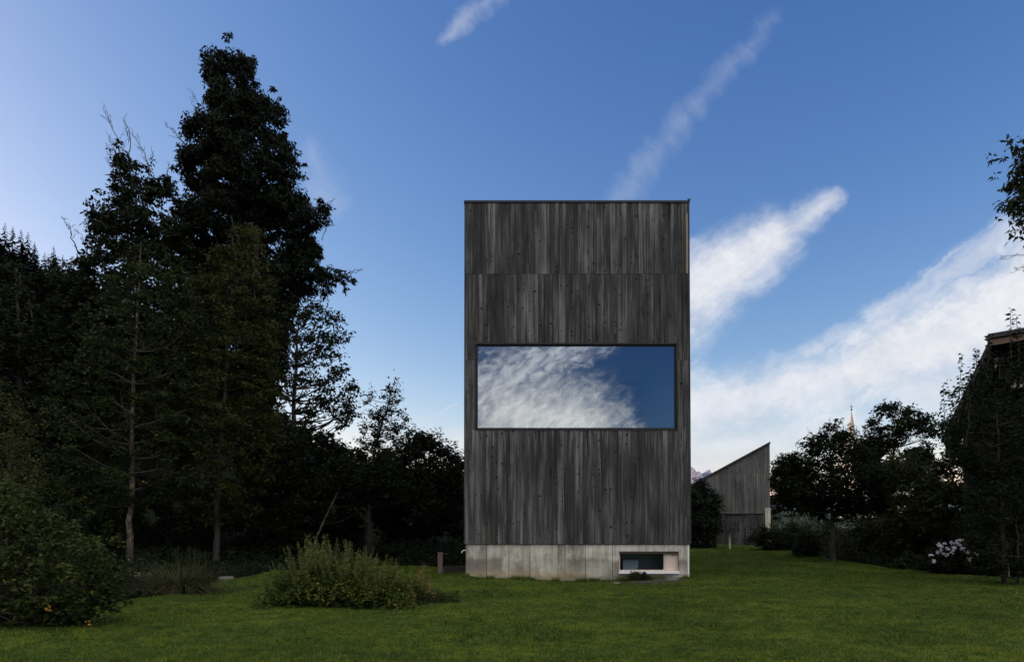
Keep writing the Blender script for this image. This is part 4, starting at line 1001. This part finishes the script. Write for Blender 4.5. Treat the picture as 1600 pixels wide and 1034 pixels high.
sprV = [spruce_parts(12, 30, s, 11) for s in (1, 2, 3)]
trunkP = [tube([(0, 0, -1), (0, 0, 6), (0, 0, 11.6)], [.2, .12, .02], 6)]
protos = []
def spruce(x, y, s, i, label):
    global protos
    z = Hf(x, y)
    if len(protos) < 3:
        o = thing('spruce', label, 'spruce', (x, y, z), 'spruces on the ridge at the left')
        mk('trunk', trunkP, M['bark'], o); mk('crown', [sprV[len(protos)]], M['needle'], o)
        protos.append(o)
    else:
        src = protos[i % 3]; o = src.copy(); COL.objects.link(o); o.location = (x, y, z); o['label'] = label
        for c in src.children:
            q = c.copy(); COL.objects.link(q); q.parent = o
    o.scale = (s, s, s); o.rotation_euler = (0, 0, i * 2.1)
    o['group'] = 'spruces on the high ridge at the left' if 'left edge' in label else 'small spruces on the low ridge'
ridge = [(-6, 342), (8, 346), (20, 352), (33, 356), (44, 360), (54, 376), (84, 382), (70, 392), (98, 396), (112, 398)]
for i, (px, py) in enumerate(ridge):
    Y = 122 + rng.uniform(-6, 10); p = at(px, py, Y); hh = p.z - Hf(p.x, Y); spruce(p.x, Y, max(.45, hh / 12), i, 'dark spruce on the skyline ridge at the left edge')
for i, px in enumerate(range(520, 730, 15)):
    Y = 128 + rng.uniform(-6, 6); py = np.interp(px, [510, 540, 580, 640, 725], [672, 690, 705, 708, 712]) + rng.uniform(-4, 8)
    p = at(px, py, Y); hh = p.z - Hf(p.x, Y); spruce(p.x, Y, max(.3, hh / 12), i, 'small dark spruce on the low ridge behind the young tree and thicket')
# the far wood covering the slope, one mass
base = spruce_parts(11, 15, 9, 7); FV, FF, FR = [], [], []; kk = 0
cnt = 0
while cnt < 1500:
    x = rng.uniform(-260, 2); y = rng.uniform(58, 165)
    if x > -38 - (0 if y > 95 else 14) and y < 95: continue
    pxx = 800 + x / y * F
    if pxx < -900 or pxx > 760: continue
    s = rng.uniform(.6, 1.05); z = Hf(x, y)
    lim = np.interp(pxx, [-900, 0, 130, 510, 560, 725, 800], [-100, 375, 408, 682, 705, 716, 720])
    top_ = at(pxx, lim, y).z
    if z + 11 * s > top_: s = (top_ - z) / 11
    if s < .25: continue
    a = rng.uniform(0, 6); V = base[0] * s; V = np.c_[V[:, 0] * math.cos(a) - V[:, 1] * math.sin(a) + x, V[:, 0] * math.sin(a) + V[:, 1] * math.cos(a) + y, V[:, 2] + z]
    FV.append(V); FF.append(base[1] + kk); FR.append(base[2]); kk += len(V); cnt += 1
fo = mk('hillside_forest', [(np.concatenate(FV), np.concatenate(FF), np.concatenate(FR))], M['needle']); fo['kind'] = 'stuff'
fo['label'] = 'dark spruce forest covering the hillside behind the left trees'; fo['category'] = 'forest'

# ------------------------------------------------------------------ ground cover under the trees
def cover():
    P = np.concatenate([np.c_[rng.uniform(-34, 0, 9000), rng.uniform(9, 50, 9000)], np.c_[rng.uniform(5, 40, 6000), rng.uniform(19, 60, 6000)]])
    pxx = 800 + P[:, 0] / P[:, 1] * F
    k = ~in_poly(P, LAWN) & (edge_dist(P, LAWN) > .15) & (pxx > -120) & (pxx < 1720) & ~((P[:, 0] > X0 - .6) & (P[:, 0] < X1 + .4) & (P[:, 1] < YB + .5) & (P[:, 1] > 17)) & ~((P[:, 0] > 8) & (P[:, 0] < 15.5) & (P[:, 1] > 34))
    P = P[k]; n = len(P)
    hh = rng.uniform(.03, .3, n) * np.clip(edge_dist(P, LAWN) / 2.0, .35, 1.6)
    C = np.c_[P, H(P[:, 0], P[:, 1]) + hh]
    o = mk('ground_cover', [foliage(C, 20, .3, .1, .9, .5, .1)], M['leaf_dark']); o['kind'] = 'stuff'
    o['label'] = 'dark undergrowth covering the ground below the trees'; o['category'] = 'undergrowth'
cover()
# ------------------------------------------------------------------ grass blades
def grass():
    V = []; Rn = []
    for y0 in np.arange(6.2, 40, .6):
        dens = 7000 * min(1, (8.5 / y0) ** 1.35); w2 = .75 * y0 + 1.2; A = 2 * w2 * .6
        n = int(dens * A); n = min(n, 34000)
        P = np.c_[rng.uniform(-w2, w2, n), rng.uniform(y0, y0 + .6, n)]
        k = in_poly(P, LAWN) & ~((P[:, 0] > X0) & (P[:, 0] < X1) & (P[:, 1] > YF - .0)); P = P[k]; n = len(P)
        if not n: continue
        z = H(P[:, 0], P[:, 1])
        patch = .5 + .5 * np.sin(P[:, 0] * 1.7 + 2 * np.sin(P[:, 1] * .9)) * np.sin(P[:, 1] * 2.1 + P[:, 0] * .6)
        h = rng.uniform(.014, .036, n) * (.7 + .6 * patch); h[rng.uniform(size=n) < .008] *= 2.2
        a = rng.uniform(0, 2 * np.pi, n); wd = (.0026 + .00042 * y0) * rng.uniform(.7, 1.3, n)
        ln = rng.normal(size=(n, 2)) * h[:, None] * .55
        B = np.c_[P, z]; s = np.c_[np.cos(a) * wd, np.sin(a) * wd, 0 * a]
        V.append(np.stack([B - s, B + s, B + np.c_[ln, h]], 1).reshape(-1, 3)); Rn.append(np.repeat(rng.uniform(0, 1, n), 3))
    V = np.concatenate(V); Rn = np.concatenate(Rn)
    T = np.c_[rng.uniform(-8, 14, 420), rng.uniform(7.2, 22, 420)]; T = T[in_poly(T, LAWN) & ~((T[:, 0] > X0 - .1) & (T[:, 0] < X1) & (T[:, 1] > YF - .1))]
    T = T[rng.uniform(size=len(T)) < .45]
    k = rng.integers(8, 40, len(T)); idx = np.repeat(np.arange(len(T)), k); Q = T[idx] + rng.normal(size=(len(idx), 2)) * rng.uniform(.03, .13, len(T))[idx][:, None]
    bx_ = np.r_[rng.uniform(X0 - .1, X1 + .1, 5200), rng.uniform(X0 - .3, X0, 300)]; by_ = YF - np.abs(rng.normal(size=5500)) * .09 - .01; by_[5200:] = rng.uniform(YF - .2, YF + 3, 300)
    hb = rng.uniform(.03, .13, 5500) * (.5 + .8 * (np.sin(bx_ * 5.1) * np.sin(bx_ * 1.7 + 1) > -.1)); ab = rng.uniform(0, 2 * np.pi, 5500)
    Bb = np.c_[bx_, by_, H(bx_, by_)]; sb = np.c_[np.cos(ab) * .006, np.sin(ab) * .006, 0 * ab]
    V = np.concatenate([V, np.stack([Bb - sb, Bb + sb, Bb + np.c_[rng.normal(size=(5500, 2)) * hb[:, None] * .4, hb]], 1).reshape(-1, 3)]); Rn = np.r_[Rn, np.repeat(rng.uniform(0, .8, 5500), 3)]
    tuftL = leaves(np.c_[Q, H(Q[:, 0], Q[:, 1]) + .025], .055, 1.5, .4, -.5, np.clip(rng.uniform(0, .9, len(T))[idx] + rng.uniform(-.1, .1, len(idx)), 0, .95))
    o = mk('lawn_grass', [(V, np.arange(len(V)).reshape(-1, 3), Rn), tuftL], M['blade']); o['kind'] = 'stuff'
    o['label'] = 'short mown green grass of the lawn'; o['category'] = 'grass'
    print('blades', len(V) // 3)
grass()
